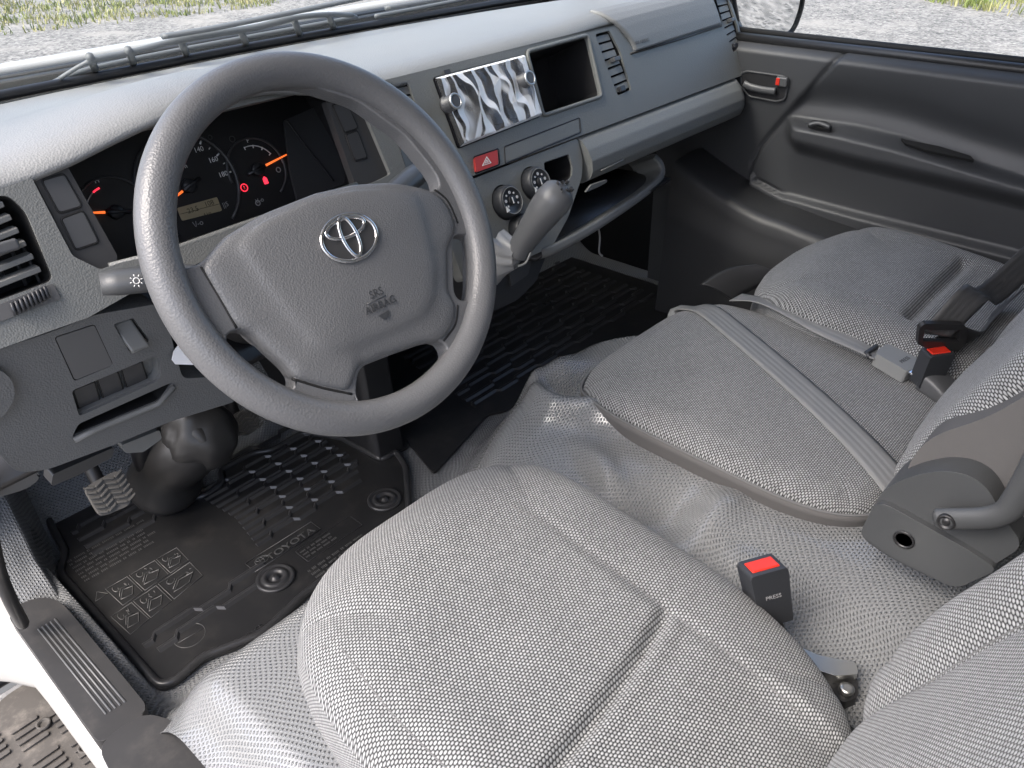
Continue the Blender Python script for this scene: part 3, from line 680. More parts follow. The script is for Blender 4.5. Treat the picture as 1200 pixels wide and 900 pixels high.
# cheek between surround and centre fascia
ce = [FC.pt(.235, -.085, -.001), FC.pt(.237, -.02, -.001), FC.pt(.237, .035, -.001)]; cf = [FA.pt(-.185, -.0965, -.004), FA.pt(-.178, -.02, -.004), FA.pt(-.172, .063, -.004)]
ce = crom(ce, 5); cf = crom(cf, 5)
def cheek(i, j):
    a = ce[min(int(i*10+.5), 10)]; b = cf[min(int(i*10+.5), 10)]; p = a.lerp(b, j); return p+FC.n*.006*math.sin(j*math.pi)
grid('side_cheek', cheek, 10, 10, M_dash, dash, arc=False)
# recess tunnel
L = len(cl_hole); inner = [FC.pt(*p, -.01) for p in cl_hole]
face_out = [FG.px(*q) for q in []]
fo2 = [(-.175, .065), (-.152, .072), (-.11, .088), (-.06, .10), (-.01, .108), (.04, .108), (.085, .104), (.13, .094), (.165, .08), (.195, .065), (.215, -.03), (.20, -.055), (.12, -.06), (.04, -.06), (-.05, -.06), (-.13, -.06), (-.155, -.055), (-.17, -.02)]
tun = mesh('hood_recess', inner+[FG.pt(*p, -.003) for p in fo2], [(i, (i+1) % L, L+(i+1) % L, L+i) for i in range(L)], M_black, dash, smooth=False, thick=.003, off=0)
ic = plate('instrument_cluster', FG, rpoly(fo2, .004, 3), [], .004, M_face, dash, c=0, bevel=0)
tube('cluster_lip', [FC.pt(*FC.px(x, y), -.004) for x, y in ((130, 312), (200, 294), (270, 269), (350, 241), (420, 216))], .004, M_dash, dash, seg=8)
def arc_tube(name, c0, r, a0, a1, rad, mat, parent, fr=FG, c=.001, n=28, ry=None):
    return tube(name, [fr.pt(c0[0]+r*math.cos(R(a0+(a1-a0)*k/n)), c0[1]+(ry or r)*math.sin(R(a0+(a1-a0)*k/n)), c) for k in range(n+1)], rad, mat, parent, seg=6)
S0 = FG.px(221, 218); Fu = FG.px(301, 199); Co = FG.px(135, 249)
rs = (Vector(FG.px(266, 217))-Vector(S0)).length
arc_tube('dial_rim', S0, rs*1.30, -55, 235, .0022, M_bezel, ic)
arc_tube('dial_rim', Fu, rs*.82, -60, 190, .0016, M_bezel, ic); arc_tube('dial_rim', Co, rs*.82, -10, 240, .0014, M_bezel, ic)
for k, v in enumerate(range(0, 200, 20)):
    a = R(222-k*(222-2)/9.0)
    text('numeral', str(v), FG, (S0[0]+rs*.98*math.cos(a), S0[1]+rs*.98*math.sin(a)), .0085, M_white, ic, c=.0008, ext=.0001)
    for half in (0, .5):
        if v == 180 and half: continue
        a2 = R(222-(k+half)*(222-2)/9.0); r1 = rs*1.13; r2 = rs*(1.22 if not half else 1.18)
        tube('tick', [FG.pt(S0[0]+r1*math.cos(a2), S0[1]+r1*math.sin(a2), .0006), FG.pt(S0[0]+r2*math.cos(a2), S0[1]+r2*math.sin(a2), .0006)], .0011 if not half else .0007, M_white, ic, seg=6)
text('unit_text', 'km/h', FG, FG.px(212, 196), .0075, M_white, ic, c=.0008, ext=.0001)
def needle(cen, tip, hub):
    a = FG.pt(*cen, .004); b = FG.pt(*tip, .004); d = (a-b).normalized()
    tube('needle', [a+d*-.012, b], [.0016, .0010], M_orange, ic, seg=6)
    tube('needle_tail', [a-d*.010, a+d*.016], [.004, .0022], M_black, ic, seg=8)
    lathe('needle_hub', [(hub, 0), (hub, .005), (hub*.9, .006)], FG.pt(*cen, 0), FG.n, M_black, ic, seg=20)
needle(S0, FG.px(192, 241), .0085); needle(Fu, FG.px(334, 182), .0085); needle(Co, FG.px(104, 250), .008)
arc_tube('fuel_scale', Fu, rs*.62, 100, 28, .0006, M_white, ic)
for a in (100, 76, 52, 28): tube('tick', [FG.pt(Fu[0]+rs*.56*math.cos(R(a)), Fu[1]+rs*.56*math.sin(R(a)), .0006), FG.pt(Fu[0]+rs*.64*math.cos(R(a)), Fu[1]+rs*.64*math.sin(R(a)), .0006)], .0007, M_white, ic, seg=6)
text('numeral', 'F', FG, FG.px(290, 165), .0075, M_white, ic, c=.0008, ext=.0001); text('numeral', 'E', FG, FG.px(331, 189), .0075, M_white, ic, c=.0008, ext=.0001)
arc_tube('temperature_scale', Co, rs*.62, 178, 118, .0006, M_white, ic); arc_tube('hot_mark', Co, rs*.62, 116, 100, .0011, M_redl, ic)
text('numeral', 'H', FG, FG.px(113, 212), .0075, M_white, ic, c=.0008, ext=.0001)
lc = FG.px(233, 245)
lcd = plate('odometer_display', FG, rpoly(FG.pl([(207, 244), (254, 231), (260, 247), (213, 259)]), .002), [], .001, M_lcd, ic, c=.001, bevel=0)
text('display_digits', '108', FG, FG.px(245, 238.5, .001), .0085, M_lcdt, lcd, c=.0012, ext=.00005); text('display_digits', '23.5', FG, FG.px(226, 246, .001), .0085, M_lcdt, lcd, c=.0012, ext=.00005)
text('display_digits', '4 km', FG, FG.px(243, 250.5, .001), .005, M_lcdt, lcd, c=.0012, ext=.00005)
tube('display_line', [FG.pt(*FG.px(211, 251, .001), .0012), FG.pt(*FG.px(257, 239, .001), .0012)], .0003, M_lcdt, lcd, seg=4)
for (x, y, rr, mt) in ((286, 220, .0045, M_redl), (326, 199, .003, M_grey), (272, 163, .0035, M_dimp), (246, 161, .0025, M_dimp), (302, 238, .003, M_grey)):
    a = FG.px(x, y); arc_tube('warning_symbol', a, rr, 0, 360, .0006, mt, ic, c=.0006, n=16)
a = FG.px(286, 220); text('warning_symbol', '!', FG, a, .006, M_redl, ic, c=.0008, ext=.0001)
a = FG.px(311, 212); plate('warning_symbol', FG, rpoly([(a[0]-.003, a[1]-.004), (a[0]+.003, a[1]-.004), (a[0]+.003, a[1]+.003), (a[0], a[1]+.006), (a[0]-.003, a[1]+.003)], .001), [], .0004, M_redl, ic, c=.0008, bevel=0)
text('warning_symbol', '||5', FG, FG.px(264, 240), .008, M_grey, ic, c=.0008, ext=.0001)
text('warning_symbol', '\\/-o', FG, FG.px(232, 262), .009, M_grey, ic, c=.0008, ext=.0001); text('warning_symbol', '\\/-o', FG, FG.px(304, 235), .008, M_grey, ic, c=.0008, ext=.0001)
# smoked plate right of the gauges
plate('blank_face', FG, rpoly(FG.pl([(333, 141), (381, 120), (414, 206), (408, 218), (350, 240), (340, 200)], .006), .004), [], .004, M_bezel, ic, c=.006, bevel=.002)
tube('face_line', crom([FG.pt(*FG.px(336, 140, .007), .007), FG.pt(*FG.px(356, 168, .007), .007), FG.pt(*FG.px(378, 195, .007), .007), FG.pt(*FG.px(391, 212, .007), .007)], 5), .0012, M_face, ic, seg=6)
# bezel strips with blank switches
def quadblank(fr, pts, mat, parent, c, name='blank_switch', gap=True, r=.003):
    o = plate(name, fr, rpoly(fr.pl(pts, c), r), [], .004, mat, parent, c=c, bevel=.0012)
    if gap: tube('switch_gap', [fr.pt(*p, c-.0012) for p in grow(rpoly(fr.pl(pts, c), r), .0012)], .0012, M_dark, o, closed=True, seg=6)
    return o
bl = plate('bezel_strip', FC, rpoly(FC.pl([(38, 207), (78, 193), (138, 300), (136, 310), (118, 318), (86, 300)], -.006), .004), [], .012, M_bezel, dash, c=-.006, bevel=.002)
quadblank(FC, [(50.5, 212), (75, 205), (95, 241), (70, 248.5)], M_blank, bl, -.0045); quadblank(FC, [(73, 257), (97, 248), (114.5, 283), (89.5, 291.5)], M_blank, bl, -.0045)
br_ = plate('bezel_strip', FC, rpoly(FC.pl([(382, 118), (420, 116), (457, 202), (446, 212), (417, 218)], -.006), .004), [], .012, M_bezel, dash, c=-.006, bevel=.003)
quadblank(FC, [(391, 123.5), (406, 120), (419, 149.5), (404.5, 154)], M_bezel, br_, -.0045); quadblank(FC, [(406.5, 158.5), (419, 154), (430, 184), (416.5, 187.5)], M_bezel, br_, -.0045)
# --- left air vent
lvw = well('air_vent', FC, grow(lv, .001), .06, M_dark, dash)
for k in range(6):
    t = (k+.4)/6; a = FC.px(2+52*t, 232+92*t); b0 = FC.px(-60, 258+110*t)
    mid = Vector(a); lft = Vector(b0)
    vs_ = []
    for p in (lft, mid):
        for dv, dc in ((.006, -.016), (.0022, -.003), (-.0028, -.004), (-.001, -.019)): vs_.append(FC.pt(p.x, p.y+dv, dc))
    mesh('slat', vs_, [(0, 1, 5, 4), (1, 2, 6, 5), (2, 3, 7, 6), (3, 0, 4, 7), (0, 3, 2, 1), (4, 5, 6, 7)], M_dash2, lvw, smooth=False, bevel=.0008, seg=2)
for px in (-12, 14, 34): 
    a = FC.px(px, 262+px*.6); b = FC.px(px+26, 330+px*.2); tube('vane', [FC.pt(*a, -.028), FC.pt(*b, -.028)], .0018, M_bezel, lvw, seg=6)
k1 = FC.px(2, 291); box('vent_knob', FC.pt(*k1, .001), (.028, .014, .011), M_buckleg, lvw, rot=Matrix((FC.u, FC.n, FC.v)).transposed(), bevel=.003)
tw_ = plate('vent_lower_frame', FC, rpoly(FC.pl([(-70, 384), (62, 332), (72, 350), (0, 377), (-70, 404)], .002), .003), [], .01, M_trim, dash, c=.002, bevel=.002)
tl = FC.px(34, 352.5, .003); ttr = Fr(FC.pt(*tl, .003), FC.u, FC.v)
for k in range(9): tube('wheel_rib', [ttr.pt(-.016+k*.004, -.006+(k-4)*.0006, .001+.003*(1-((k-4)/5)**2)), ttr.pt(-.016+k*.004+.001, .006+(k-4)*.0006, .001+.003*(1-((k-4)/5)**2))], .0018, M_buckle, tw_, seg=6)
tube('wheel_slot', [FC.pt(*p, .0025) for p in rpoly(FC.pl([(13, 356), (50, 342), (54, 351), (17, 364)], .0025), .002)], .001, M_dark, tw_, closed=True, seg=6)

# --- lower driver panel
blk = FD.pl([(63.5, 395), (111, 379.5), (133.5, 428), (87, 447)]); swo = FD.pl([(133, 380), (157, 372.5), (175, 399), (171, 405), (153, 414)])
rec = rpoly(FD.pl([(84, 458), (180, 418), (187, 419), (189, 440), (184, 447), (93, 488)]), .004)
slit = rpoly(FD.pl([(84, 513), (92, 497), (197, 450), (204, 448), (188, 470)]), .004)
d_out = FD.pl([(-80, 436), (0, 409), (63, 388), (110, 369), (186, 356), (200, 392), (214, 444), (270, 440), (278, 470), (200, 494), (140, 519), (60, 549), (45, 552), (22, 554), (10, 545), (-4, 528), (-80, 520)])
M_dlow = plastic('dash_lower_shaded_grain', (.115, .118, .118), .46, 520, .6, .0006)  # dash grey darkened: shade against the doorway light put into the colour
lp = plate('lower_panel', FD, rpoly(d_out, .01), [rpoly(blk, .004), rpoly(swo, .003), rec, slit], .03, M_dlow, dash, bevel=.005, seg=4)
quadblank(FD, [(65, 396), (110.5, 381), (132.5, 428), (88, 445.5)], M_trim, lp, -.0005, 'blank_cover')
rw = well('switch_recess', FD, grow(rec, .001), .012, M_dash2, lp, shrink=.96)
for q in ([(86.5, 457.5), (110, 448), (117, 471.5), (94.5, 480.5)], [(115, 444), (137, 435.5), (144, 457.5), (122.5, 467)], [(143.5, 433), (165.5, 424.5), (172, 445.5), (150, 454.5)]):
    quadblank(FD, q, M_bezel, lp, -.010)
well('coin_tray', FD, grow(slit, .001), .07, M_dark, lp)
tube('tray_lip', [FD.pt(*FD.px(x, y), .002) for x, y in ((86, 515), (110, 503), (184, 473), (203, 452))], .0035, M_dash2, lp, seg=8)
well('lever_recess', FD, grow(rpoly(swo, .003), .001), .02, M_bezel, lp)
def flap(i, j):
    a = FD.px(137+20*i+13*j, 384-7.5*i+26*j); return FD.pt(a[0], a[1], -.010+.014*j*j+.004*j)
grid('tilt_lever', flap, 8, 10, M_dash2, lp, arc=False, thick=.004)
tube('lever_edge', [FD.pt(*FD.px(152, 411, .004), .006), FD.pt(*FD.px(172, 402, .004), .006)], .003, M_dash2, lp, seg=8)
# rolled lower edge
mesh('knee_underside', [FD.pt(-.25, -.15, 0), FD.pt(.28, -.13, 0), FD.pt(.30, -.10, -.20), FD.pt(-.25, -.12, -.20)], [(0, 1, 2, 3)], M_black, lp, thick=.01)
plate('side_disc', FD, circ(*FD.px(-34, 462), .034, 40), [], .03, M_dlow, dash, c=.010, bevel=.008)
def scoop(i, j):
    a = FD.px(8+76*i-26*(1-j)*i, 415+118*j-6*i); return FD.pt(a[0], a[1], .0015-.016*math.sin(math.pi*min(1, i*1.0))*.6+.0)
plate('lower_flap', FD, rpoly(FD.pl([(-60, 575), (-40, 560), (10, 556), (48, 554), (46, 565), (30, 575), (-20, 590)], -.01), .006), [], .03, M_trim, dash, c=-.012, bevel=.006)
plate('fuse_cover', FD, rpoly(FD.pl([(140, 520), (185, 502), (188, 512), (166, 528), (145, 529)], -.02), .004), [], .02, M_dash2, dash, c=-.016, bevel=.004)
plate('release_handle', FD, rpoly(FD.pl([(62, 556), (134, 524), (132, 536), (90, 558), (60, 570)], -.03), .004), [], .02, M_bezel, dash, c=-.03, bevel=.004)

# ================================================================== STEERING WHEEL
FW = Fr((0, 0, 0), X, tilt(30.4))
sw = thing('steering_wheel', 'grey four-spoke steering wheel with airbag cover and chrome emblem', 'steering wheel', (0, .05, -.05))
RM, RT = .1752, .0172
ring = [FW.pt(RM*math.cos(2*math.pi*k/120), RM*math.sin(2*math.pi*k/120)) for k in range(120)]
tube('rim', ring, RT, M_wheel, sw, closed=True, seg=28, up=FW.n)
# spoke web: disc with four openings traced on the wheel plane
WC = -.006
o_top = FW.pl([(200, 305), (192, 250), (198, 180), (230, 125), (290, 103), (350, 101), (415, 122), (470, 162), (505, 205), (512, 222), (500, 228), (460, 222), (410, 224), (355, 238), (300, 262), (262, 288), (240, 305), (222, 316), (208, 316)], WC)
o_right = FW.pl([(525, 282), (530, 277), (545, 277), (549, 284), (549, 345), (545, 354), (533, 354), (527, 345)], WC)
o_lr = FW.pl([(416, 432), (495, 401), (513, 401), (521, 412), (519, 428), (500, 452), (468, 469), (432, 477), (416, 474), (412, 460)], WC)
o_ll = FW.pl([(261, 396), (268, 389), (286, 387), (306, 405), (330, 428), (341, 442), (340, 457), (332, 461), (308, 445), (280, 424), (263, 405)], WC)
webp = circ(0, 0, RM+.002, 96)
plate('spoke', FW, webp, [rpoly(h, .010, 4)[::-1] for h in (o_top, o_right, o_lr, o_ll)], .022, M_wheel, sw, c=WC+.009, bevel=.008, seg=5)
# airbag cover: outline and raised centre, blended by angle
out_px = [(234, 313), (266, 275), (312, 248), (370, 225), (416, 215), (458, 213), (485, 217), (508, 223), (524, 236), (535, 262), (533, 278), (525, 282), (526, 346), (536, 357), (533, 380), (520, 399), (498, 402), (450, 419), (419, 432), (413, 445), (411, 461), (378, 454), (343, 444), (339, 434), (316, 413), (290, 387), (277, 386), (256, 350)]
in_px = [(286, 287), (312, 262), (365, 236), (415, 225), (458, 222), (488, 226), (497, 240), (506, 275), (513, 310), (512, 345), (503, 366), (480, 378), (440, 394), (408, 408), (388, 408), (372, 400), (345, 370), (310, 325)]
po = FW.pl(out_px, .004); pi_ = FW.pl(in_px, .018)
pc = FW.px(410, 315, .02)
def radial(poly, ang):
    d = Vector((math.cos(ang), math.sin(ang))); best = .05
    for i in range(len(poly)):
        a = Vector(poly[i-1])-Vector(pc); b = Vector(poly[i])-Vector(pc); e = b-a; den = d.x*e.y-d.y*e.x
        if abs(den) < 1e-9: continue
        t = (a.x*e.y-a.y*e.x)/den; s = (a.x*d.y-a.y*d.x)/den
        if t > 0 and -1e-6 <= s <= 1+1e-6: best = t
    return best
NA = 180
ro = [radial(po, 2*math.pi*k/NA) for k in range(NA)]; ri = [radial(pi_, 2*math.pi*k/NA) for k in range(NA)]
for _ in range(2): ro = [(ro[k-1]+2*ro[k]+ro[(k+1) % NA])/4 for k in range(NA)]
for _ in range(4): ri = [(ri[k-1]+2*ri[k]+ri[(k+1) % NA])/4 for k in range(NA)]
rings = []
for k in range(NA):
    a = 2*math.pi*k/NA; d = (math.cos(a), math.sin(a)); O, I = ro[k], min(ri[k], ro[k]-.006)
    col = [(O-.002, -.016), (O, -.006), (O-.0008, .0015), (O-.003, .005), (O-.007, .0072)]
    for t in (.3, .55, .8): col.append((O-.007+(I+.003-(O-.007))*t, .0072+.003*t))
    col += [(I+.003, .0108), (I-.001, .0122), (I-.005, .0134), (I-.013, .0142)]
    for t in (.85, .7, .55, .4, .25, .12): col.append(((I-.013)*t, .0142+.0035*(1-t*t)))
    rings.append([FW.pt(pc[0]+d[0]*r_, pc[1]+d[1]*r_, h) for r_, h in col])
nR = len(rings[0]); vv = [p for c_ in rings for p in c_]+[FW.pt(pc[0], pc[1], .0177)]
ff = [(k*nR+j, ((k+1) % NA)*nR+j, ((k+1) % NA)*nR+j+1, k*nR+j+1) for k in range(NA) for j in range(nR-1)]+[(k*nR+nR-1, ((k+1) % NA)*nR+nR-1, len(vv)-1) for k in range(NA)]
apad = mesh('airbag_pad', vv, ff, M_airbag, sw)
# gap lines where the cover meets the spokes
for pts in ([(235, 313), (256, 348), (277, 385)], [(509, 223), (524, 236), (536, 262)], [(536, 358), (533, 380), (519, 400)], [(342, 444), (378, 455), (412, 462)]):
    tube('cover_gap', crom([FW.pt(*FW.px(x, y, .002), .0022) for x, y in pts], 5), .0016, M_dark, apad, seg=6)
# emblem: three chrome ellipses on a recessed oval
EC = FW.px(410, 278.5, .019); FE = Fr(FW.pt(*EC, .0160), FW.u, FW.v)
ea = [FW.px(x, y, .019) for x, y in ((377, 283), (442, 272))]; ew = (Vector(ea[0])-Vector(ea[1])).length/2
eb = ew*.70
plate('emblem_recess', FE, circ(0, 0, ew*1.05, 48, eb*1.05), [], .004, M_bezel, apad, c=.0026, bevel=.0008)
def ell(cx, cy, a, b, r_, c, n=48, name='emblem_ring', fr=FE, mat=M_chrome, par=apad):
    return tube(name, [fr.pt(cx+a*math.cos(2*math.pi*k/n), cy+b*math.sin(2*math.pi*k/n), c) for k in range(n)], r_, mat, par, closed=True, seg=10, flat=.7, up=fr.n)
ell(0, 0, ew, eb, .0021, .003); ell(0, eb*.45, ew*.72, eb*.40, .0019, .0034); ell(0, eb*.03, ew*.27, eb*.90, .0019, .0038)
M_emb = plastic('embossed_grey', (.04, .042, .045), .45, 2000, .05)
text('lettering', 'SRS', FW, FW.px(441, 343.5, .017), .0112, M_emb, apad, c=.0170, ext=.0003); text('lettering', 'AIRBAG', FW, FW.px(446, 357.5, .017), .0112, M_emb, apad, c=.0170, ext=.0003)
a = FW.px(443, 350.5, .02); tube('lettering_line', [FW.pt(a[0]-.012, a[1], .0167), FW.pt(a[0]+.012, a[1], .0167)], .0005, M_emb, apad, seg=4)
a = FW.px(452, 369, .018); plate('horn_mark', FW, [(a[0]-.007, a[1]+.002), (a[0]+.007, a[1]+.003), (a[0]+.003, a[1]-.003), (a[0]-.003, a[1]-.003)], [], .0006, M_emb, apad, c=.0164, bevel=0)

# steering column with shroud and stalks
colm = thing('steering_column', 'grey steering column shroud with light and wiper stalks behind the wheel', 'steering column', (0, .12, -.1))
ax = -FW.n
def shroud(i, j):
    a = 2*math.pi*i; d = .022+.17*j; wx = .062*(1-.1*j); wy = .050+.012*j
    cs, sn = math.cos(a), math.sin(a); cs = math.copysign(abs(cs)**.7, cs); sn = math.copysign(abs(sn)**.7, sn)
    return FW.pt(wx*cs, -.012+wy*sn, -d)
grid('shroud', shroud, 48, 10, M_trim, colm, closeu=True, arc=False)
FSn = Fr((0, .10, 0), X, tilt(10))
def stalk(p0, p1, r0, r1, mat=M_hinge):
    P0, P1 = Vector(p0), Vector(p1); n = 10
    return tube('stalk', [P0.lerp(P1, k/n) for k in range(n+1)], [r0+(r1-r0)*sm(.25, .7, k/n) for k in range(n)]+[r1*.85], mat, colm, seg=16, flat=.75, bevel=0)
s1 = stalk(FW.pt(-.05, .01, -.06), on(118, 333, 1, .115), .007, .016)
fk = Fr(on(160, 329, 1, .088), X, (0, .4, .9)); tube('stalk_mark', [fk.pt(.0028*math.cos(R(q)), .0028*math.sin(R(q))) for q in range(0, 360, 30)], .0005, M_white, s1, closed=True, seg=4)
for q in range(0, 360, 45): tube('stalk_mark', [fk.pt(.0042*math.cos(R(q)), .0042*math.sin(R(q))), fk.pt(.0062*math.cos(R(q)), .0062*math.sin(R(q)))], .0005, M_white, s1, seg=4)
sq = FW.pt(.05, .012, -.06); s2 = stalk(sq, on(494, 199, 1, .115), .007, .0165)
lg = Fr(on(477, 207, 1, .098), X, (0, .4, .9)); text('stalk_mark', 'P', lg, (0, -.002), .012, M_white, s2, c=.0, ext=.0002)
lathe('column_boot', [(.045, -.02), (.055, .0), (.040, .04), (.048, .075), (.034, .11), (.03, .16)], FW.pt(0, -.01, -.19), ax, M_boot, colm)
# rubber boots of the steering shaft on the floor
sb = thing('steering_shaft_boot', 'black rubber boot of the steering shaft beside the clutch pedal', 'boot', (-.03, .52, -.62))
def blob(name, c, r, par, mat=M_boot, sq=1):
    c = Vector(c)
    def f(i, j):
        a = 2*math.pi*i; b = math.pi*(j-.5); d = Vector((math.cos(a)*math.cos(b)*r[0], math.sin(a)*math.cos(b)*r[1], math.sin(b)*r[2]))
        return c+d*(1+.16*noise.noise(d*22+c*5)+.10*noise.noise(d*45))
    return grid(name, f, 32, 18, mat, par, closeu=True, arc=False)
tube('boot_tube', crom([on(250, 495, 1, .47), on(236, 505, 1, .48), on(214, 528, 1, .50), on(196, 552, 1, .53), on(192, 572, 1, .56)], 6), [.048, .052, .056, .060, .062, .060, .056, .054, .054, .055, .056, .056, .056, .055, .054, .052, .05, .05, .052, .056, .06, .062, .06, .05, .04], M_boot, sb, seg=24)
blob('boot_cap', on(236, 508, 1, .47), (.058, .05, .062), sb)
tube('cable_cover', crom([on(165, 500, 1, .50), on(168, 540, 1, .53), on(190, 575, 1, .56), on(205, 580, 1, .57)], 6), .016, M_black, sb)
# pedals
def pedal(name, label, pts, y, group, arm):
    t = thing(name, label, 'pedal', on(*pts[0], 1, y), group)
    c0 = sum((on(*p, 1, y) for p in pts), Vector())/len(pts); fr = Fr(c0, X, (0, .62, .78)); q = fr.pl(pts)
    pad = plate('pedal_pad', fr, rpoly(q, .010), [], .014, M_pedal, t, bevel=.003)
    cx = sum(p[0] for p in q)/len(q); cy = sum(p[1] for p in q)/len(q); wx = max(p[0] for p in q)-cx; wy = max(p[1] for p in q)-cy
    for i in range(4):
        for j in range(6):
            x0 = cx+(-.72+i*.48)*wx; y0 = cy+(-.78+j*.30)*wy; s = 1 if i % 2 else -1
            plate('tread_bar', fr, rpoly([(x0-.2*wx, y0-s*.10*wy), (x0+.2*wx, y0+s*.10*wy), (x0+.2*wx, y0+s*.10*wy+.12*wy), (x0-.2*wx, y0-s*.10*wy+.12*wy)], .0008, 2), [], .004, M_pedal, t, c=.0035, bevel=.0006, seg=2)
    tube('pedal_arm', crom([fr.pt(cx, cy+wy*.5, -.014), fr.pt(cx, cy+wy*1.4, -.03), Vector(arm)], 6), .011, M_black, t)
pedal('clutch_pedal', 'worn grey rubber clutch pedal with chevron tread beside the left floor wall', [(99, 573), (106, 567), (136, 551), (147, 556), (155, 580), (152, 592), (124, 604), (116, 602)], .46, None, (-.16, .62, -.20))
pedal('brake_pedal', 'dark rubber brake pedal half hidden behind the steering wheel rim', [(272, 486), (284, 480), (302, 484), (305, 500), (292, 510), (280, 506)], .56, None, (.12, .68, -.20))
tg = thing('paper_tag', 'small white paper tag hanging by the steering column', 'tag', on(214, 415, 1, .17))
plate('tag', Fr(on(214, 415, 1, .17), X, tilt(10)), Fr(on(214, 415, 1, .17), X, tilt(10)).pl([(202, 422), (204, 412), (210, 404), (232, 402), (240, 428), (206, 427)]), [], .002, M_paper, tg, bevel=0)

# ================================================================== GEAR LEVER
gear = thing('gear_lever', 'grey gear lever knob with shift pattern and pale boot beside the heater knobs', 'gear lever', (.39, .16, -.2))
gy = .075
kt = [on(606, 300, 1, gy+.035), on(612, 286, 1, gy+.03), on(624, 268, 1, gy+.018), on(637, 249, 1, gy+.006), on(647, 236, 1, gy-.002), on(652, 230, 1, gy-.005)]
kr = [.0165, .0180, .0205, .0245, .0265, .0255]
kp = crom(kt, 6); kq = [lin(i/6, list(range(6)), kr) for i in range(len(kp))]
d_ = (kp[-1]-kp[-4]).normalized()
for s in (.35, .6, .8, .93, .99): kp.append(kt[-1]+d_*.020*s); kq.append(kr[-1]*math.sqrt(1-s*s)+.0005)
kn = tube('knob', kp, kq, M_lever, gear, seg=32)
nK = (d_+(CPOS-kt[-1]).normalized()*.9).normalized(); un = (Vector((1, -.25, 0))-Vector((1, -.25, 0)).dot(nK)*nK).normalized(); FK = Fr(kt[-1]+nK*.0240, un, nK.cross(un))
for s, x, y in (('1', -.0095, .006), ('3', 0, .006), ('5', .0095, .006), ('2', -.0095, -.006), ('4', 0, -.006), ('R', .0095, -.006)):
    text('shift_number', s, FK, (x, y), .0078, M_bezel, kn, ext=.0035, c=-.002)
tube('shift_line', [FK.pt(-.0095, 0, .0008), FK.pt(.0095, 0, .0008)], .0006, M_bezel, kn, seg=4)
def gboot(i, j):
    a = 2*math.pi*i; c0 = on(606, 299, 1, gy+.035).lerp(on(582, 302, 1, .14), j); r_ = .0185+.017*j**1.2
    f = 1+.16*j*math.sin(5*a+3*j)+.07*math.sin(9*a+j*6)
    u = Vector((.35, .1, .93)).normalized(); v = (on(606, 299, 1, gy+.035)-on(582, 302, 1, .14)).normalized().cross(u)
    return c0+r_*f*(math.cos(a)*u*1.1+math.sin(a)*v)
grid('boot', gboot, 60, 16, M_gbt, gear, closeu=True, arc=False)
tube('shift_cable', crom([on(607, 312, 1, .09), on(616, 308, 1, .085), on(622, 296, 1, .085)], 6), .0018, M_bucklel, gear, seg=6)

# ================================================================== SEATS
def quad(s, t, p): return p if not isinstance(p, tuple) else (p[1] if s > 0 and t > 0 else p[0])     # one corner may be fuller than the others
def sqmap(s, t, p):
    p = quad(s, t, p)
    if s == 0 and t == 0: return 0, 0
    f = max(abs(s), abs(t))/(abs(s)**p+abs(t)**p)**(1/p); return s*f, t*f
def padroll(s, t, hw, hd, roll, rollh, pw):
    da = hw*(1-abs(s)); db = hd*(1-abs(t)); e = 0
    dmin = da*db/(math.sqrt(da*da+db*db)+1e-9) if da+db > 0 else 0
    if dmin < roll: e = 1-dmin/roll
    return -rollh*(1-math.sqrt(max(0, 1-e**pw))), e
def padz(a, b, hw, hd, p, roll, rollh, top, pw=2.0):
    x, y = a/hw, b/hd; p = quad(x, y, p); m_ = max(abs(x), abs(y)); r_ = (abs(x)**p+abs(y)**p)**(1/p); f = r_/m_ if m_ else 1
    s, t = x*f, y*f; return padroll(s, t, hw, hd, roll, rollh, pw)[0] + top(a, b, s, t)
def pad(name, fr, hw, hd, h, mat, parent, p=4, roll=.05, rollh=.05, top=None, n=90, flare=0, label=None, side=None, pw=2.0):
    """cushion: top surface as a height field over a rounded outline, rolling over into vertical sides"""
    V = []; uv = []; ns = n+1
    prm = [-1+2*i/n for i in range(ns)]
    for i in range(ns):
        for j in range(ns):
            s, t = prm[i], prm[j]; s2, t2 = sqmap(s, t, p); a = hw*s2; b = hd*t2
            z, e = padroll(s, t, hw, hd, roll, rollh, pw)
            if top: z += top(a, b, s, t)
            V.append(fr.pt(a, b, z)); uv.append((a, b+e*e*.02*t))
    F = [(i*ns+j, (i+1)*ns+j, (i+1)*ns+j+1, i*ns+j+1) for i in range(n) for j in range(n)]
    per = [(i, 0) for i in range(n)]+[(n, j) for j in range(n)]+[(i, n) for i in range(n, 0, -1)]+[(0, j) for j in range(n, 0, -1)]
    prev = [i*ns+j for i, j in per]; L = len(per)
    if not side:
        for q in range(1, 5):
            cur = []
            for (i, j), p0 in zip(per, [i*ns+j for i, j in per]):
                p = V[p0]; f = q/4
                inn = Vector((prm[i]*hw, prm[j]*hd)); cur.append(len(V))
                V.append(p - fr.n*(h-rollh)*f + (fr.u*inn.x+fr.v*inn.y).normalized()*flare*math.sin(f*math.pi)); l0 = uv[p0]
                uv.append((l0[0]+inn.normalized().x*h*f, l0[1]+inn.normalized().y*h*f))
            for x in range(L): F.append((prev[x], cur[x], cur[(x+1) % L], prev[(x+1) % L]))
            prev = cur
        F.append(tuple(prev))
    return mesh(name, V, F, mat, parent, uv=uv, label=label)
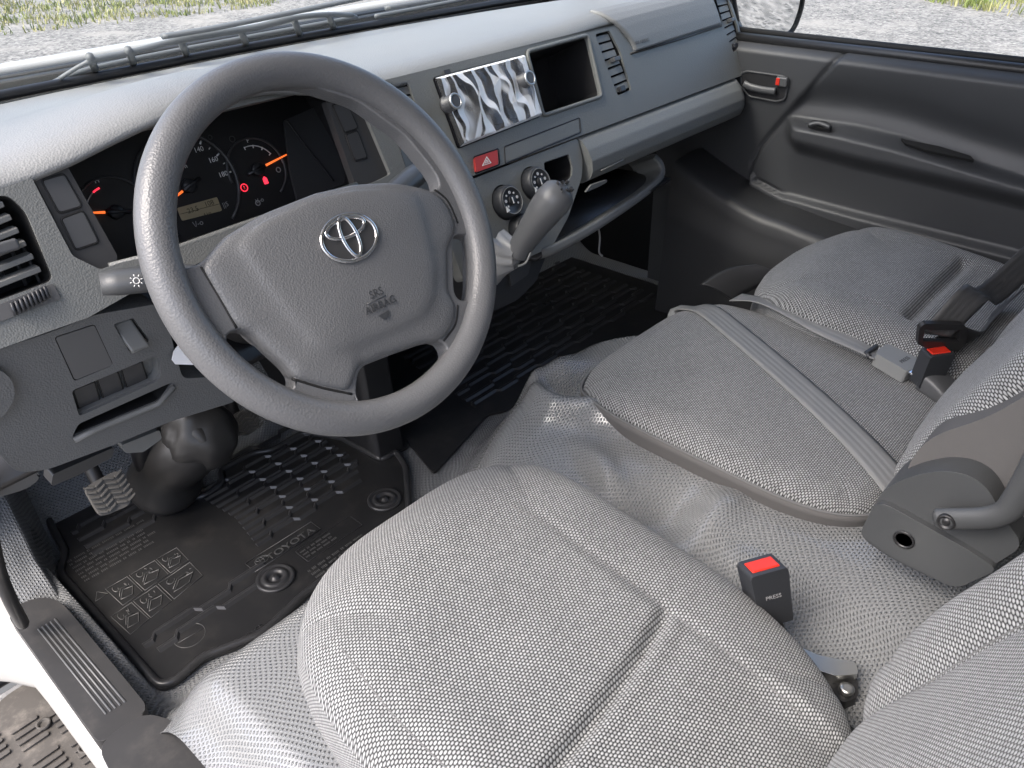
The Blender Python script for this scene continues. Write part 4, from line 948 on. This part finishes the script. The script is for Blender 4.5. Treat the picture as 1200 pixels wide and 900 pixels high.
# ---- driver seat
dseat = thing('driver_seat', 'grey woven driver seat behind the steering wheel with plain backrest', 'seat', (-.035, -.35, -.43))
FS = Fr((-.029, -.318, -.312), X, (0, math.cos(R(7)), math.sin(R(7))))
def dtop(a, b, s, t):
    ins = sm(.142, .114, abs(a+.034))              # between the bolsters
    z = .006*sm(.10, .20, abs(a)) + .012*(1-s*s)*sm(-.05, .15, b)*.8
    cr = -.066+.10*(a+.02)+.4*a*a                   # crease across the seat
    z -= .014*gauss(b, cr, .0075)*ins
    z -= .010*sm(cr+.004, cr-.03, b)*ins - .010*gauss(b, cr-.05, .05)*ins
    z += .006*gauss(b, cr+.05, .05)*ins
    z -= .03*sm(.17, .28, b)
    z -= .0022*gauss(abs(a+.034), .132, .006)*sm(.2, .1, b)
    return z+.0015*noise.noise((a*14, b*14, 1))
cush = pad('cushion', FS, .203, .280, .11, M_fab, dseat, p=(2.7, 4.6), roll=.085, rollh=.05, top=dtop, n=150, flare=.006)
def seam_on(fr, zf, pts, par, mat=M_seam, lift=-.0002, r_=.0008):
    P = crom([Vector((x, y, 0)) for x, y in pts], 14); out = []
    for p in P: out.append(fr.pt(p.x, p.y, zf(p.x, p.y)+lift))
    tube('seam', out, r_, mat, par, seg=6)
zd = lambda a, b: padz(a, b, .203, .280, (2.7, 4.6), .085, .05, dtop)
for sg in (-1, 1): seam_on(FS, zd, [(sg*.120-.034, .15), (sg*.132-.034, .06), (sg*.132-.034, -.05), (sg*.132-.034, -.14), (sg*.128-.034, -.20)], cush)
FB = Fr((-.035, -.605, -.33), (-1, 0, 0), (0, -math.sin(R(24)), math.cos(R(24))))
FB = Fr(FB.o+FB.v*.25+Vector((0, .040, 0)), (-1, 0, 0), FB.v)
def btop(a, b, s, t):
    z = .030*sm(.11, .20, abs(a)) - .008*gauss(abs(a), .125, .012) + .012*(1-s*s)
    return z+.002*noise.noise((a*12, b*12, 7))
back = pad('backrest', FB, .228, .30, .13, M_fab, dseat, p=5, roll=.07, rollh=.045, top=btop, n=110, flare=.008)
zbk = lambda a, b: padz(a, b, .228, .30, 5, .07, .045, btop)
for sg in (-1, 1): seam_on(FB, zbk, [(sg*.125, -.22), (sg*.128, -.1), (sg*.128, .1)], back)
box('seat_base', (-.035, -.36, -.45), (.38, .44, .05), M_black, dseat, bevel=.01)
# rail bracket to the right of the cushion
rb = thing('seat_rail', 'zinc plated seat rail with bolt between the driver seat and backrest', 'rail', (.2, -.5, -.42))
fz = Fr((0, 0, -.40), X, (0, 1, 0))
plate('rail', fz, rpoly(fz.pl([(935, 757), (960, 768), (1003, 776), (1006, 790), (980, 792), (948, 782)]), .004), [], .02, M_steel, rb, bevel=.002)
plate('rail_bracket', fz, rpoly(fz.pl([(950, 785), (980, 795), (1006, 793), (1006, 815), (990, 822), (965, 805)], -.01), .004), [], .012, M_black, rb, c=-.012, bevel=.002)
lathe('bolt', [(.008, 0), (.008, .004), (.006, .006), (.003, .006)], fz.pt(*fz.px(992, 808, -.01), -.012), fz.n, M_steel, rb, seg=18)
# ---- middle seat
mseat = thing('middle_seat', 'narrow grey woven middle seat with side hinge cover and fold-down backrest', 'seat', (.555, -.25, -.40))
FM = Fr((.563, -.225, -.345), X, (0, math.cos(R(2)), math.sin(R(2))))
def mtop(a, b, s, t): return .008*(1-s*s)*(1-t*t) + .0015*noise.noise((a*9, b*9, 4)) - .012*sm(.17, .245, b)
mc = pad('cushion', FM, .205, .245, .045, M_fab, mseat, p=4.2, roll=.045, rollh=.030, top=mtop, n=110)
# plain cloth band round the cushion
def band(i, j):
    q = i*4; e = int(q) % 4; f = -1+2*(q-int(q)); s, t = ((f, -1), (1, f), (-f, 1), (-1, -f))[e]
    s2, t2 = sqmap(s, t, 4.2); a = .207*s2; b = .247*t2
    return FM.pt(a*(1-.03*j), b*(1-.02*j), -.022-.018*sm(.17, .245, b)-.042*j)
grid('side_band', band, 160, 4, M_side, mseat, closeu=True, arc=False, thick=.004, off=0)
tube('piping', [Vector(band(i/160, 0))+FM.n*.001 for i in range(160)], .0018, M_seam, mseat, closed=True, seg=6)
FMb = Fr((.563, -.580, -.06), (-1, 0, 0), (0, -math.sin(R(27)), math.cos(R(27))))
def mbt(a, b, s, t): return .012*(1-s*s) + .020*sm(.12, .19, abs(a))
mb = pad('backrest', FMb, .205, .30, .05, M_fab, mseat, p=5, roll=.06, rollh=.04, top=mbt, n=80)
def msd(i, j):
    pts = [on(1062, 552, 0, .345), on(1078, 522, 0, .345), on(1100, 506, 0, .345), on(1150, 490, 0, .345), on(1180, 476, 0, .345), on(1240, 440, 0, .345)]
    return (.345, 0, 0)
FX = Fr((.338, -.5, -.25), (0, -1, 0), (0, 0, 1))     # side plane of the middle seat, seen from the driver
plate('side_panel', FX, rpoly(FX.pl([(1062, 556), (1066, 542), (1080, 522), (1100, 508), (1150, 492), (1182, 476), (1260, 425), (1330, 560), (1180, 640), (1120, 600)]), .02), [], .06, M_side, mseat, bevel=.010, seg=5)
hc_px = [(1006, 628), (1030, 580), (1048, 566), (1075, 556), (1105, 551), (1135, 556), (1158, 572), (1172, 600), (1200, 640), (1120, 690), (1075, 670), (1040, 652)]
hc = plate('hinge_cover', FX, rpoly(FX.pl(hc_px, .03), .014), [], .06, M_hinge, mseat, c=.030, bevel=.014, seg=6)
plate('hinge_cover_ledge', FX, rpoly(FX.pl([(1009, 627), (1024, 592), (1036, 590), (1062, 604), (1135, 645), (1170, 668), (1120, 690), (1075, 668), (1040, 650)], .038), .010), [], .03, M_hinge, hc, c=.038, bevel=.010, seg=5)
h0 = FX.px(1059, 633, .039); lathe('bolt_hole', [(.011, 0), (.0112, .0012), (.0085, .0012), (.008, -.004), (.001, -.004)], FX.pt(*h0, .038), FX.n, M_black, hc, seg=24)
lvp = crom([FX.pt(*FX.px(x, y, .055), .055) for x, y in ((1100, 608), (1120, 608), (1155, 607), (1178, 600), (1190, 586), (1205, 560), (1225, 520))], 6)
lv_ = tube('recline_lever', [lvp[0]-(lvp[1]-lvp[0])*2.2]+lvp, [.008]+[.0118]*len(lvp), M_hinge, mseat, seg=16, flat=.6, up=FX.n)
h1 = FX.px(1108, 613, .064); lathe('screw', [(.0085, -.003), (.0085, .0012), (.0065, .0015), (.006, -.001), (.004, -.001), (.0035, .001), (.001, .001)], FX.pt(*h1, .0625), FX.n, M_black, lv_, seg=20)
# ---- passenger seat
pseat = thing('passenger_seat', 'grey woven outer passenger seat next to the far door', 'seat', (.93, -.32, -.42))
FP = Fr((.930, -.318, -.306), X, (0, math.cos(R(6)), math.sin(R(6))))
def ptop(a, b, s, t):
    ins = sm(.150, .125, abs(a)); z = .012*sm(.10, .19, abs(a)) + .010*(1-s*s); cr = -.02
    z -= .015*gauss(b, cr, .010)*ins - .008*gauss(b, cr+.05, .05)*ins + .006*sm(cr, cr-.03, b)*ins
    return z - .03*sm(.15, .25, b)
pcu = pad('cushion', FP, .215, .255, .11, M_fab, pseat, p=3, roll=.07, rollh=.045, top=ptop, n=110)
zp = lambda a, b: padz(a, b, .215, .255, 3, .07, .045, ptop)
for sg in (-1, 1): seam_on(FP, zp, [(sg*.130, .14), (sg*.140, .05), (sg*.140, -.05), (sg*.136, -.18)], pcu)
FPb = Fr((.925, -.62, -.05), (-1, 0, 0), (0, -math.sin(R(22)), math.cos(R(22))))
pad('backrest', FPb, .215, .32, .12, M_fab, pseat, p=5, roll=.07, rollh=.045, top=btop, n=60)
def pskirt(i, j):
    pts = crom([on(820, 334, 2, -.40), on(838, 322, 2, -.385), on(858, 314, 2, -.375), on(885, 311, 2, -.37)], 8)
    p = pts[min(int(i*(len(pts)-1)+.5), len(pts)-1)]; return p+Vector((.03*j, -.06*j, -.03*j*j))
grid('front_cover', pskirt, 24, 8, M_black, pseat, arc=False, thick=.004)
box('seat_base', (.93, -.36, -.42), (.40, .40, .07), M_black, pseat, bevel=.012)

# ================================================================== SEAT BELTS
lap = thing('lap_belt', 'grey lap belt lying across the middle seat with its tongue in the buckle', 'seat belt', (.55, -.3, -.33))
def onm(px, py, c=.002): a = FM.px(px, py, 0); return FM.pt(a[0], a[1], mtop(a[0], a[1], a[0]/.205, a[1]/.245)+c)
L1 = [onm(*p) for p in ((1038, 556), (1000, 517), (950, 472), (900, 428), (860, 393), (830, 367))]
L1 = [onm(1062, 580, -.004)] + L1 + [onm(812, 353, -.006), onm(803, 346, -.022), onm(800, 352, -.04)]
P1 = crom(L1, 6)
def side_dirs(P, up): return [((P[min(i+1, len(P)-1)]-P[max(i-1, 0)]).cross(Vector(up))) for i in range(len(P))]
strip('strap', P1, side_dirs(P1, FM.n), .047, .0016, M_web, lap)
L2 = [onm(862, 350, .002), onm(890, 362, .016), onm(925, 381, .022), onm(960, 400, .022), onm(1000, 418, .020), onm(1028, 431, .016)]
P2 = crom(L2, 6); sd2 = side_dirs(P2, FM.n); strip('strap', P2, [v.normalized()+FM.n*.18*math.sin(i*.25) for i, v in enumerate(sd2)], .040, .0016, M_web, lap)
FT = Fr(onm(1048, 437, .016), (P2[-1]-P2[-4]), Vector((0, 0, 1)).cross(P2[-1]-P2[-4]))
tq = plate('tongue', FT, rpoly([(-.026, -.024), (.026, -.023), (.028, .023), (-.024, .024), (-.030, .012), (-.030, -.012)], .005), [], .022, M_bucklel, lap, c=.010, bevel=.005, seg=4)
text('lettering', 'PRESS', FT, (.008, 0), .009, M_bezel, tq, c=.0102, rot=R(90), ext=.0002)
tube('tongue_loop', [FT.pt(-.032, -.026, 0), FT.pt(-.040, -.022, 0), FT.pt(-.042, .020, 0), FT.pt(-.032, .025, 0)], .004, M_buckle, tq, seg=8)
FT2 = Fr(onm(1098, 462, .014), FT.u, FT.v)
plate('tongue_tab', FT2, rpoly([(-.045, -.016), (-.02, -.016), (-.02, .016), (-.045, .016)], .003), [], .003, M_chrome, lap, c=.003, bevel=.001)
def bkl(i, j):
    a = 2*math.pi*i; cs, sn = math.cos(a), math.sin(a); cs = math.copysign(abs(cs)**.5, cs); sn = math.copysign(abs(sn)**.5, sn)
    x = -.026+.072*j; h = .017*(1-.15*j); z = -.020*j*j
    e = math.sqrt(max(0, 1-max(0, (abs(2*j-1)-.9)/.1)**2))
    return FT2.pt(x, .023*cs*(.55+.45*e), z+h*sn*(.5+.5*e)*(1-.4*j*j))
bk = grid('buckle', bkl, 40, 24, M_buckleg, lap, closeu=True, arc=False)
bm_caps = [FT2.pt(-.0255, .0115*math.cos(2*math.pi*k/20), .009*math.sin(2*math.pi*k/20)) for k in range(20)]
mesh('buckle_mouth', bm_caps, [tuple(range(20))], M_red, bk, smooth=False)
mesh('buckle_strap', [FT2.pt(.03, -.018, -.015), FT2.pt(.03, .018, -.015), FT2.pt(.085, .016, .045), FT2.pt(.085, -.014, .045)], [(0, 1, 2, 3)], M_buckleg, lap, thick=.006)

pb = thing('passenger_belt_buckle', 'black buckle with red release button between the two passenger seats', 'buckle', (.72, -.43, -.30))
def upright_buckle(par, c, u, v, w_, h, d, mat):
    fr = Fr(c, u, v)
    o = plate('buckle_body', fr, rpoly([(-w_*.44, -h), (w_*.44, -h), (w_*.5, -.004), (w_*.46, 0), (-w_*.46, 0), (-w_*.5, -.004)], .003), [], d, mat, par, c=d/2, bevel=.0035, seg=4)
    fr2 = Fr(fr.pt(0, .0005, 0), fr.u, -fr.n if False else fr.n)
    rd = mesh('release_button', [fr.pt(sx*w_*.36, .0015, sz*d*.30) for sx, sz in ((-1, -1), (1, -1), (1, 1), (-1, 1))]+[fr.pt(sx*w_*.40, -.008, sz*d*.36) for sx, sz in ((-1, -1), (1, -1), (1, 1), (-1, 1))], [(0, 1, 2, 3), (4, 7, 6, 5), (0, 4, 5, 1), (1, 5, 6, 2), (2, 6, 7, 3), (3, 7, 4, 0)], M_red, par, bevel=.0012)
    return fr, o
bc = on(1100, 411, 2, -.285)
FQ, _ = upright_buckle(pb, bc, (.80, -.60, 0), (.05, -.10, 1), .040, .055, .024, M_buckle)
pbelt = thing('shoulder_belt', 'dark shoulder belt running down to its black slotted tongue', 'seat belt', (.74, -.43, -.27))
tq0 = on(1104, 392, 2, -.262); FTQ = Fr(tq0, (.79, -.61, -.02), (.10, .10, 1))
FTQ = Fr(on(1103, 393, 2, -.262), FTQ.u, (-.12, -.28, .95))
op = rpoly(FTQ.pl([(1076, 381), (1082, 376), (1126, 379), (1132, 385), (1130, 404), (1122, 411), (1084, 405), (1075, 400)]), .004)
ih = rpoly(FTQ.pl([(1082, 383), (1124, 386), (1122, 400), (1081, 397)]), .002)
tg2 = plate('tongue_plate', FTQ, op, [ih[::-1]], .007, M_black, pbelt, c=.0035, bevel=.0022)
for px in (1089, 1113): tube('tongue_prong', crom([FTQ.pt(*FTQ.px(px-4, 412), -.002), FTQ.pt(*FTQ.px(px, 407), .001), FTQ.pt(*FTQ.px(px+5, 413), -.002)], 5), .0022, M_chrome, tg2, seg=8)
ba = FTQ.pt(*FTQ.px(1102, 390), -.001)
bs = [FTQ.pt(*FTQ.px(1102, 396), -.006), FTQ.pt(*FTQ.px(1104, 388), -.003), ba+Vector((.045, -.02, .050)), on(1160, 345, 0, .87), on(1215, 296, 0, .98), on(1300, 215, 0, 1.12)]
P3 = crom(bs, 8); strip('strap', P3, [Vector((.76, -.62, -.20)).lerp(Vector((.45, -.68, -.55)), min(1, i/22)) for i in range(len(P3))], .047, .0016, M_webd, pbelt)
P4 = crom([FTQ.pt(*FTQ.px(1108, 396), -.010), on(1135, 400, 0, .80), on(1150, 385, 0, .87), on(1190, 345, 0, .95), on(1260, 300, 0, 1.05)], 8)
strip('strap', P4, [Vector((.3, -.5, .75))]*len(P4), .045, .0016, M_webd, pbelt)

db = thing('driver_belt_buckle', 'dark buckle with red release button standing beside the driver cushion', 'buckle', (.2, -.41, -.40))
c0 = on(893, 662, 2, -.305)
FQ2, bb_ = upright_buckle(db, c0, (.86, -.50, 0), (-.10, .24, 1), .044, .074, .028, M_buckle)
text('lettering', 'PRESS', FQ2, (0, -.034), .0075, M_grey, bb_, c=.0143, ext=.0001)
tube('buckle_stalk', crom([FQ2.pt(0, -.055, 0), FQ2.pt(.004, -.085, 0), FQ2.pt(.01, -.13, 0)], 6), .010, M_black, db, flat=.5)

# ================================================================== FLOOR MATS
FF = Fr((0, 0, FZ+.003), X, (0, 1, 0))
mat_ = thing('driver_floor_mat', 'black rubber driver floor mat with wavy ribs, pictograms and raised lettering', 'floor mat', (0, .4, FZ))
mo_px = [(48, 590), (58, 622), (74, 652), (66, 676), (186, 812), (206, 806), (240, 776), (309, 750), (360, 702), (430, 652), (481, 618), (484, 598), (480, 549), (468, 531), (452, 541), (402, 514), (357, 508), (321, 529), (300, 531), (258, 552), (261, 568), (238, 584), (213, 586), (178, 574), (150, 556), (110, 555)]
mo = FF.pl(mo_px)
mo = rpoly(mo, .014, 4)
base = plate('mat_sheet', FF, mo, [], .005, M_rubber, mat_, c=.005, bevel=.001)
edgep = [FF.pt(*p, .007) for p in grow(mo, -.006)]
tube('raised_edge', edgep, .0062, M_rub2, mat_, closed=True, seg=8, up=FF.n)
def rib(x0, x1, y, ph, z=.005, w_=.0065, par=mat_, hgt=.0035, fr=FF, jog=.010, step=.125):
    pts = []; x = x0; lvl = 0; k = 0
    pts.append((x0, 0)); xx = x0+((ph*.37) % 1)*step
    while xx < x1-.015:
        pts.append((xx, lvl)); lvl = jog if lvl == 0 else 0; pts.append((xx+.008, lvl)); xx += step*(.55 if lvl else .45)
    pts.append((x1, lvl))
    V = []; F = []
    for (a, b) in pts:
        for dv, dc in ((-w_, 0), (-w_*.35, hgt), (w_*.35, hgt), (w_, 0)): V.append(fr.pt(a, y+b+dv, z+dc))
    for i in range(len(pts)-1):
        for k in range(3): a = i*4+k; F.append((a, a+4, a+5, a+1))
    F += [(0, 1, 2, 3), tuple(len(V)-4+k for k in (3, 2, 1, 0))]
    return mesh('rib', V, F, M_rub2, par, smooth=False, bevel=0)
rows = [(-.03, .30, .545), (-.01, .30, .518)]
for k in range(12):
    y = .522-.0168*k; x0 = lin(y, [.30, .42, .52], [-.02, .00, -.01]); x1 = lin(y, [.30, .38, .50], [.175, .235, .235]); rib(x0, x1, y, k*1.3, w_=.005, hgt=.0042, jog=.0085, step=.09)
for k in range(4): rib(.06, .215, .565-.012*k if k == 0 else .56-.0225*k+.01, k) if k == 0 else None
for k in range(4): rib(-.20, -.05, .60-.025*k, k*.7+.2)
rib(-.235, -.03, .285, .3); rib(-.225, -.06, .262, .6)
for px, py in ((323, 678), (451, 586)):
    a = FF.px(px, py, .005); o = FF.pt(*a, .004)
    gr = lathe('grommet', [(.030, 0), (.030, .004), (.027, .0055), (.024, .004), (.022, .003), (.020, .0055), (.017, .0065), (.013, .006), (.012, .003), (.006, .003), (.005, .007), (.001, .007)], o, FF.n, M_rub2, mat_, seg=36)
# lettering and pictogram panel (flat moulded print)
M_mold = plastic('moulded_mark', (.085, .085, .082), .35, 500, .1, kind='NOISE')
th = R(1)
lt = FF.px(341, 637, .006)
text('lettering', 'TOYOTA', FF, lt, .019, M_mold, mat_, c=.0055, ext=.001, sx=1.15)
e0 = FF.px(307, 656, .006); FEm = Fr(FF.pt(*e0, .0055), FF.u, FF.v)
for (cy, a_, b_) in ((0, .0115, .008), (.0035, .008, .0032), (0, .003, .007)): tube('mat_emblem', [FEm.pt(a_*math.cos(2*math.pi*k/28), cy+b_*math.sin(2*math.pi*k/28), .0006) for k in range(28)], .0008, M_mold, mat_, closed=True, seg=5)
tube('mat_frame', [FF.pt(*p, .0055) for p in [(e0[0]-.022, e0[1]-.014), (e0[0]+.105, e0[1]-.014), (e0[0]+.105, e0[1]+.014), (e0[0]-.022, e0[1]+.014)]], .0009, M_rub2, mat_, closed=True, seg=5)
text('lettering', 'HIACE', FF, FF.px(297, 740, .006), .011, M_rub2, mat_, c=.0055, ext=.0008)
def para(x, y, wd, n, size, gap, par):
    """a block of fine print too small to read in the photograph: rows of tiny raised strokes"""
    rnd = random.Random(n*7+int(wd*1000))
    for k in range(n):
        V = []; F = []; a = x-wd/2; end = x+wd/2-rnd.uniform(0, .2)*wd; h = size*.34
        while a < end:
            for q in range(rnd.randint(2, 7)):
                w2 = size*rnd.uniform(.10, .22); kk = h*rnd.uniform(.75, 1); i = len(V); yy = y-k*gap
                for dz in (0, .0008): V += [FF.pt(a, yy-kk, .005+dz), FF.pt(a+w2, yy-kk, .005+dz), FF.pt(a+w2, yy+kk, .005+dz), FF.pt(a, yy+kk, .005+dz)]
                F += [(i+4, i+5, i+6, i+7), (i, i+1, i+5, i+4), (i+1, i+2, i+6, i+5), (i+2, i+3, i+7, i+6), (i+3, i, i+4, i+7)]
                a += w2+size*.18
            a += size*.45
        mesh('fine_print', V, F, M_mold, par, smooth=False)
a = FF.px(404, 652, .006); para(a[0], a[1]+.018, .115, 4, .0078, .0098, mat_)
a = FF.px(378, 640, .006); para(a[0]-.002, a[1]+.016, .060, 3, .0062, .008, mat_)
tube('mat_frame', [FF.pt(*p, .0055) for p in rrect(a[0]-.036, a[0]+.075, a[1]-.010, a[1]+.024, .002, 2)], .0007, M_rub2, mat_, closed=True, seg=5)
a = FF.px(140, 645, .006); para(a[0], a[1]+.04, .135, 7, .0078, .0105, mat_)
# framed pictograms in a grid of cells, with a warning triangle
qc = [Vector(FF.px(*p, .006)) for p in ((104, 700), (207, 640), (240, 674), (153, 745))]
def cell(u, v): return qc[0].lerp(qc[1], u).lerp(qc[3].lerp(qc[2], u), v)
def pic(u0, u1, v0, v1, seed):
    rnd = random.Random(seed); P = lambda a, b: FF.pt(*cell(u0+(u1-u0)*a, v0+(v1-v0)*b), .0055)
    pn = tube('pictogram_frame', [P(.04, .05), P(.96, .05), P(.96, .95), P(.04, .95)], .0008, M_mold, mat_, closed=True, seg=5)
    tube('pictogram_line', [P(.16, .72), P(.60, .80), P(.86, .52), P(.46, .44)], .0011, M_mold, pn, closed=True, seg=5)
    tube('pictogram_line', [P(.20, .60), P(.44, .34), P(.70, .40)], .0009, M_mold, pn, seg=5)
    tube('pictogram_line', [P(.30+.10*math.cos(R(q)), .26+.12*math.sin(R(q))) for q in range(0, 300, 30)], .0009, M_mold, pn, seg=5)
    for k in range(3):
        x0, y0 = rnd.uniform(.5, .85), rnd.uniform(.12, .4); tube('pictogram_line', [P(x0, y0), P(x0+rnd.uniform(-.08, .08), y0+rnd.uniform(.05, .15))], .0008, M_mold, pn, seg=5)
for i, cq in enumerate(((.16, .42, 0, .5), (.42, .74, 0, .5), (.74, 1, 0, .5), (0, .26, .5, 1), (.26, .56, .5, 1), (.56, 1, .5, 1))): pic(*cq, i)
a = FF.px(117, 697, .006); tri_ = tube('warning_triangle', [FF.pt(a[0]-.010, a[1]-.007, .0055), FF.pt(a[0]+.010, a[1]-.007, .0055), FF.pt(a[0], a[1]+.010, .0055)], .0009, M_mold, mat_, closed=True, seg=5)
a = FF.px(222, 744, .006); tube('moulded_circle', [FF.pt(a[0]+.022*math.cos(R(q)), a[1]+.022*math.sin(R(q)), .0052) for q in range(0, 360, 10)], .0006, M_mold, mat_, closed=True, seg=5)
tube('moulded_circle', [FF.pt(a[0]-.018, a[1], .0052), FF.pt(a[0]+.02, a[1]-.004, .0052)], .0006, M_mold, mat_, seg=5)

pm = thing('passenger_floor_mat', 'black rubber mat with wavy ribs in the dark passenger footwell', 'floor mat', (.8, .5, FZ))
po_ = [(.30, .25), (.50, .305), (.53, .285), (.60, .29), (.80, .12), (1.20, .12), (1.20, .76), (.44, .76), (.40, .50), (.335, .36)]
plate('mat_sheet', FF, rpoly(po_, .015), [], .005, M_rubber, pm, c=.005, bevel=.002)
for k in range(13): rib(.50+.004*k, 1.15, .345+.028*k, k*1.7, par=pm, hgt=.0035, w_=.007, step=.13, jog=.008)

# ================================================================== PASSENGER DOOR AND MIRROR
FDR = Fr((DX, 0, 0), (0, -1, 0), (0, 0, 1))            # a = towards the rear, b = up, n = into the cab
door = thing('passenger_door', 'charcoal passenger door panel with armrest, pull handle and window', 'door', (DX, -.1, -.6))
arm_o = [FDR.px(x, y, .055) for x, y in ((918, 147), (932, 160), (1000, 178), (1100, 200), (1200, 224), (1300, 248))]
arm_t = [FDR.px(x, y, .025) for x, y in ((922, 135), (1000, 145), (1055, 158), (1142, 188), (1200, 207), (1300, 238))]
low_b = [FDR.px(x, y, .025) for x, y in ((880, 196), (886, 212), (920, 230), (1000, 252), (1100, 277), (1200, 302), (1300, 325))]
seam_p = [FDR.px(x, y, .03) for x, y in ((987, 63), (922, 135), (890, 172), (879, 192))]
def curve(pts, a): return lin(a, [p[0] for p in pts], [p[1] for p in pts])
def seam_a(b): q = sorted(seam_p, key=lambda p: p[1]); return lin(b, [p[1] for p in q], [p[0] for p in q])
belt_b = lambda a: -.019
def door_h(a, b):
    zo, zt, zb = curve(arm_o, a), curve(arm_t, a), curve(low_b, a)
    back_ = sm(-.004, .010, a-seam_a(b))                # 0 in the front corner panel, 1 behind the seam
    up_ = .026+.016*sm(zt+.02, -.02, b)*1.0 - .010*gauss(b, zt+.035, .03)
    arm_ = .064
    hb = up_
    if b < zt:
        t = (zt-b)/max(zt-zo, .002)
        hb = up_+(arm_-up_)*sm(0, .55, t) if t < 1 else arm_-(arm_-.022)*sm(0, .045, zo-b)*.85 - .006*sm(.03, .12, zo-b)
    if b < zb+.012: hb = hb+(.040-hb)*sm(zb+.012, zb, b)
    nose = sm(arm_o[0][0]-.012, arm_o[0][0]+.03, a); 
    hb = up_*(1-nose)+hb*nose if zb < b < zt else hb
    hf = .036-.02*sm(-.09, -.30, b)
    h = hf*(1-back_)+hb*back_
    h -= .008*gauss(a-seam_a(b), 0, .0045)*sm(low_b[0][1]-.02, low_b[0][1]+.02, b)
    h -= .006*gauss(b, zb+.004, .004)*sm(seam_a(b), seam_a(b)+.02, a)
    h -= .03*sm(-.04, -.005, b)*0
    h += .018*sm(-.35, -.42, b)*0
    return h
def doorf(i, j):
    a = -.42+1.3*i; b = -.62+.604*j
    h = door_h(a, b)
    if b > -.035: h -= .030*((b+.035)/.020)**2*.9 if b < -.015 else .030
    return FDR.pt(a, b, h)
dp = grid('door_panel', doorf, 260, 190, M_doorp, door, arc=False)
tube('belt_seal', [FDR.pt(-.42, -.012, .008), FDR.pt(.88, -.012, .008)], .010, M_black, door, seg=8)
tube('belt_trim', [FDR.pt(-.42, -.002, -.012), FDR.pt(.88, -.002, -.012)], .007, M_dark, door, seg=8)
plate('window_glass', FDR, [(-.40, -.02), (.85, -.02), (.70, .74), (.10, .74)], [], .004, M_glass, door, c=-.012, bevel=0)
# inner handle
hcup = rpoly(FDR.pl([(869, 88), (876, 84), (918, 90), (924, 94), (919, 116), (910, 118), (879, 112), (871, 103)], .037), .006)
hp = plate('handle_cup', FDR, hcup, [], .004, M_black, door, c=.0385, bevel=.001)
tube('cup_rim', [FDR.pt(*p, .038) for p in grow(hcup, .002)], .0028, M_doorp, hp, closed=True, seg=8)
tube('inner_handle', crom([FDR.pt(*FDR.px(x, y, .046), .046) for x, y in ((872, 98), (880, 102), (895, 105.5), (909, 107))], 6), .0055, M_buckleg, hp, seg=10, flat=1.4, up=(0, 0, 1))
lk = FDR.px(916, 96, .046); box('lock_lever', FDR.pt(*lk, .044), (.012, .026, .020), M_buckleg, hp, bevel=.004)
lk = FDR.px(911.5, 95.5, .05); box('lock_mark', FDR.pt(*lk, .050), (.004, .008, .014), M_red, hp, bevel=.001)
# switch and pull pocket on the armrest
def arm_pt(px, py, c): return FDR.pt(*FDR.px(px, py, c), c)
FAm = Fr(arm_pt(960, 147, .052), (0, -1, -.02), (1, 0, .55))
sc_ = rpoly(FAm.pl([(946, 147), (952, 142), (968, 143), (975, 148), (973, 153), (960, 151)]), .003)
wsw = plate('window_switch_cup', FAm, sc_, [], .008, M_black, door, c=.003, bevel=.0015)
tube('window_switch', crom([FAm.pt(*FAm.px(948, 149), .006), FAm.pt(*FAm.px(960, 148.5), .009), FAm.pt(*FAm.px(973, 152), .006)], 5), .0042, M_buckleg, wsw, seg=10)
FAm2 = Fr(arm_pt(1100, 178, .050), (0, -1, -.05), (1, 0, .55))
pk = rpoly(FAm2.pl([(1055, 164), (1060, 170), (1085, 178), (1142, 189), (1138, 184), (1100, 173), (1060, 166)]), .003)
plate('pull_pocket', FAm2, pk, [], .006, M_dark, door, c=.004, bevel=.0008)
# kick panel / step cover in front of the passenger seat
kk = thing('kick_panel', 'dark curved trim panel below the door in the passenger footwell', 'trim panel', (1.12, .2, -.6))
kl = crom([on(786, 192, 0, 1.10), on(800, 203, 0, 1.10), on(835, 228, 0, 1.10), on(880, 255, 0, 1.10), on(915, 268, 0, 1.10), on(945, 280, 0, 1.10), on(1000, 300, 0, 1.10)], 6)
def kick(i, j):
    p = kl[min(int(i*(len(kl)-1)+.5), len(kl)-1)]
    if j < .35: t = j/.35; return (1.26-(.16-.012)*t, p.y, p.z+.008*math.sin(t*3.1)-.0*t)
    t = (j-.35)/.65; return (1.10+.012*math.cos(min(1, t*4)*1.57)-.02*t*t, p.y, p.z-.006*sm(0, .2, t)-(p.z+.63)*t)
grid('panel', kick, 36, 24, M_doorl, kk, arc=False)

mir = thing('door_mirror', 'black door mirror outside the passenger window reflecting the gravel', 'mirror', (1.5, .3, .05))
FMr = Fr(on(905, 15, 0, 1.44), (-.10, -.30, 0), (0, 0, 1))
FMr = Fr(on(900, 10, 0, 1.46), Vector((.972, -.233, 0)), Vector((-.23, -.96, -.18)).cross(Vector((.972, -.233, 0))))
mg = rpoly(FMr.pl([(868, 44), (860, 0), (852, -60), (945, -60), (938, 8), (929, 34), (917, 43)]), .02)
plate('mirror_glass', FMr, mg, [], .004, M_mirror, mir, c=.002, bevel=0)
tube('mirror_rim', [FMr.pt(*p, .002) for p in grow(mg, .003)], .006, M_black, mir, closed=True, seg=10)
plate('mirror_housing', FMr, grow(mg, .006), [], .06, M_black, mir, c=-.006, bevel=.02)
tube('mirror_arm', [FMr.pt(-.06, -.03, -.04), (1.27, .25, -.02)], .012, M_black, mir)
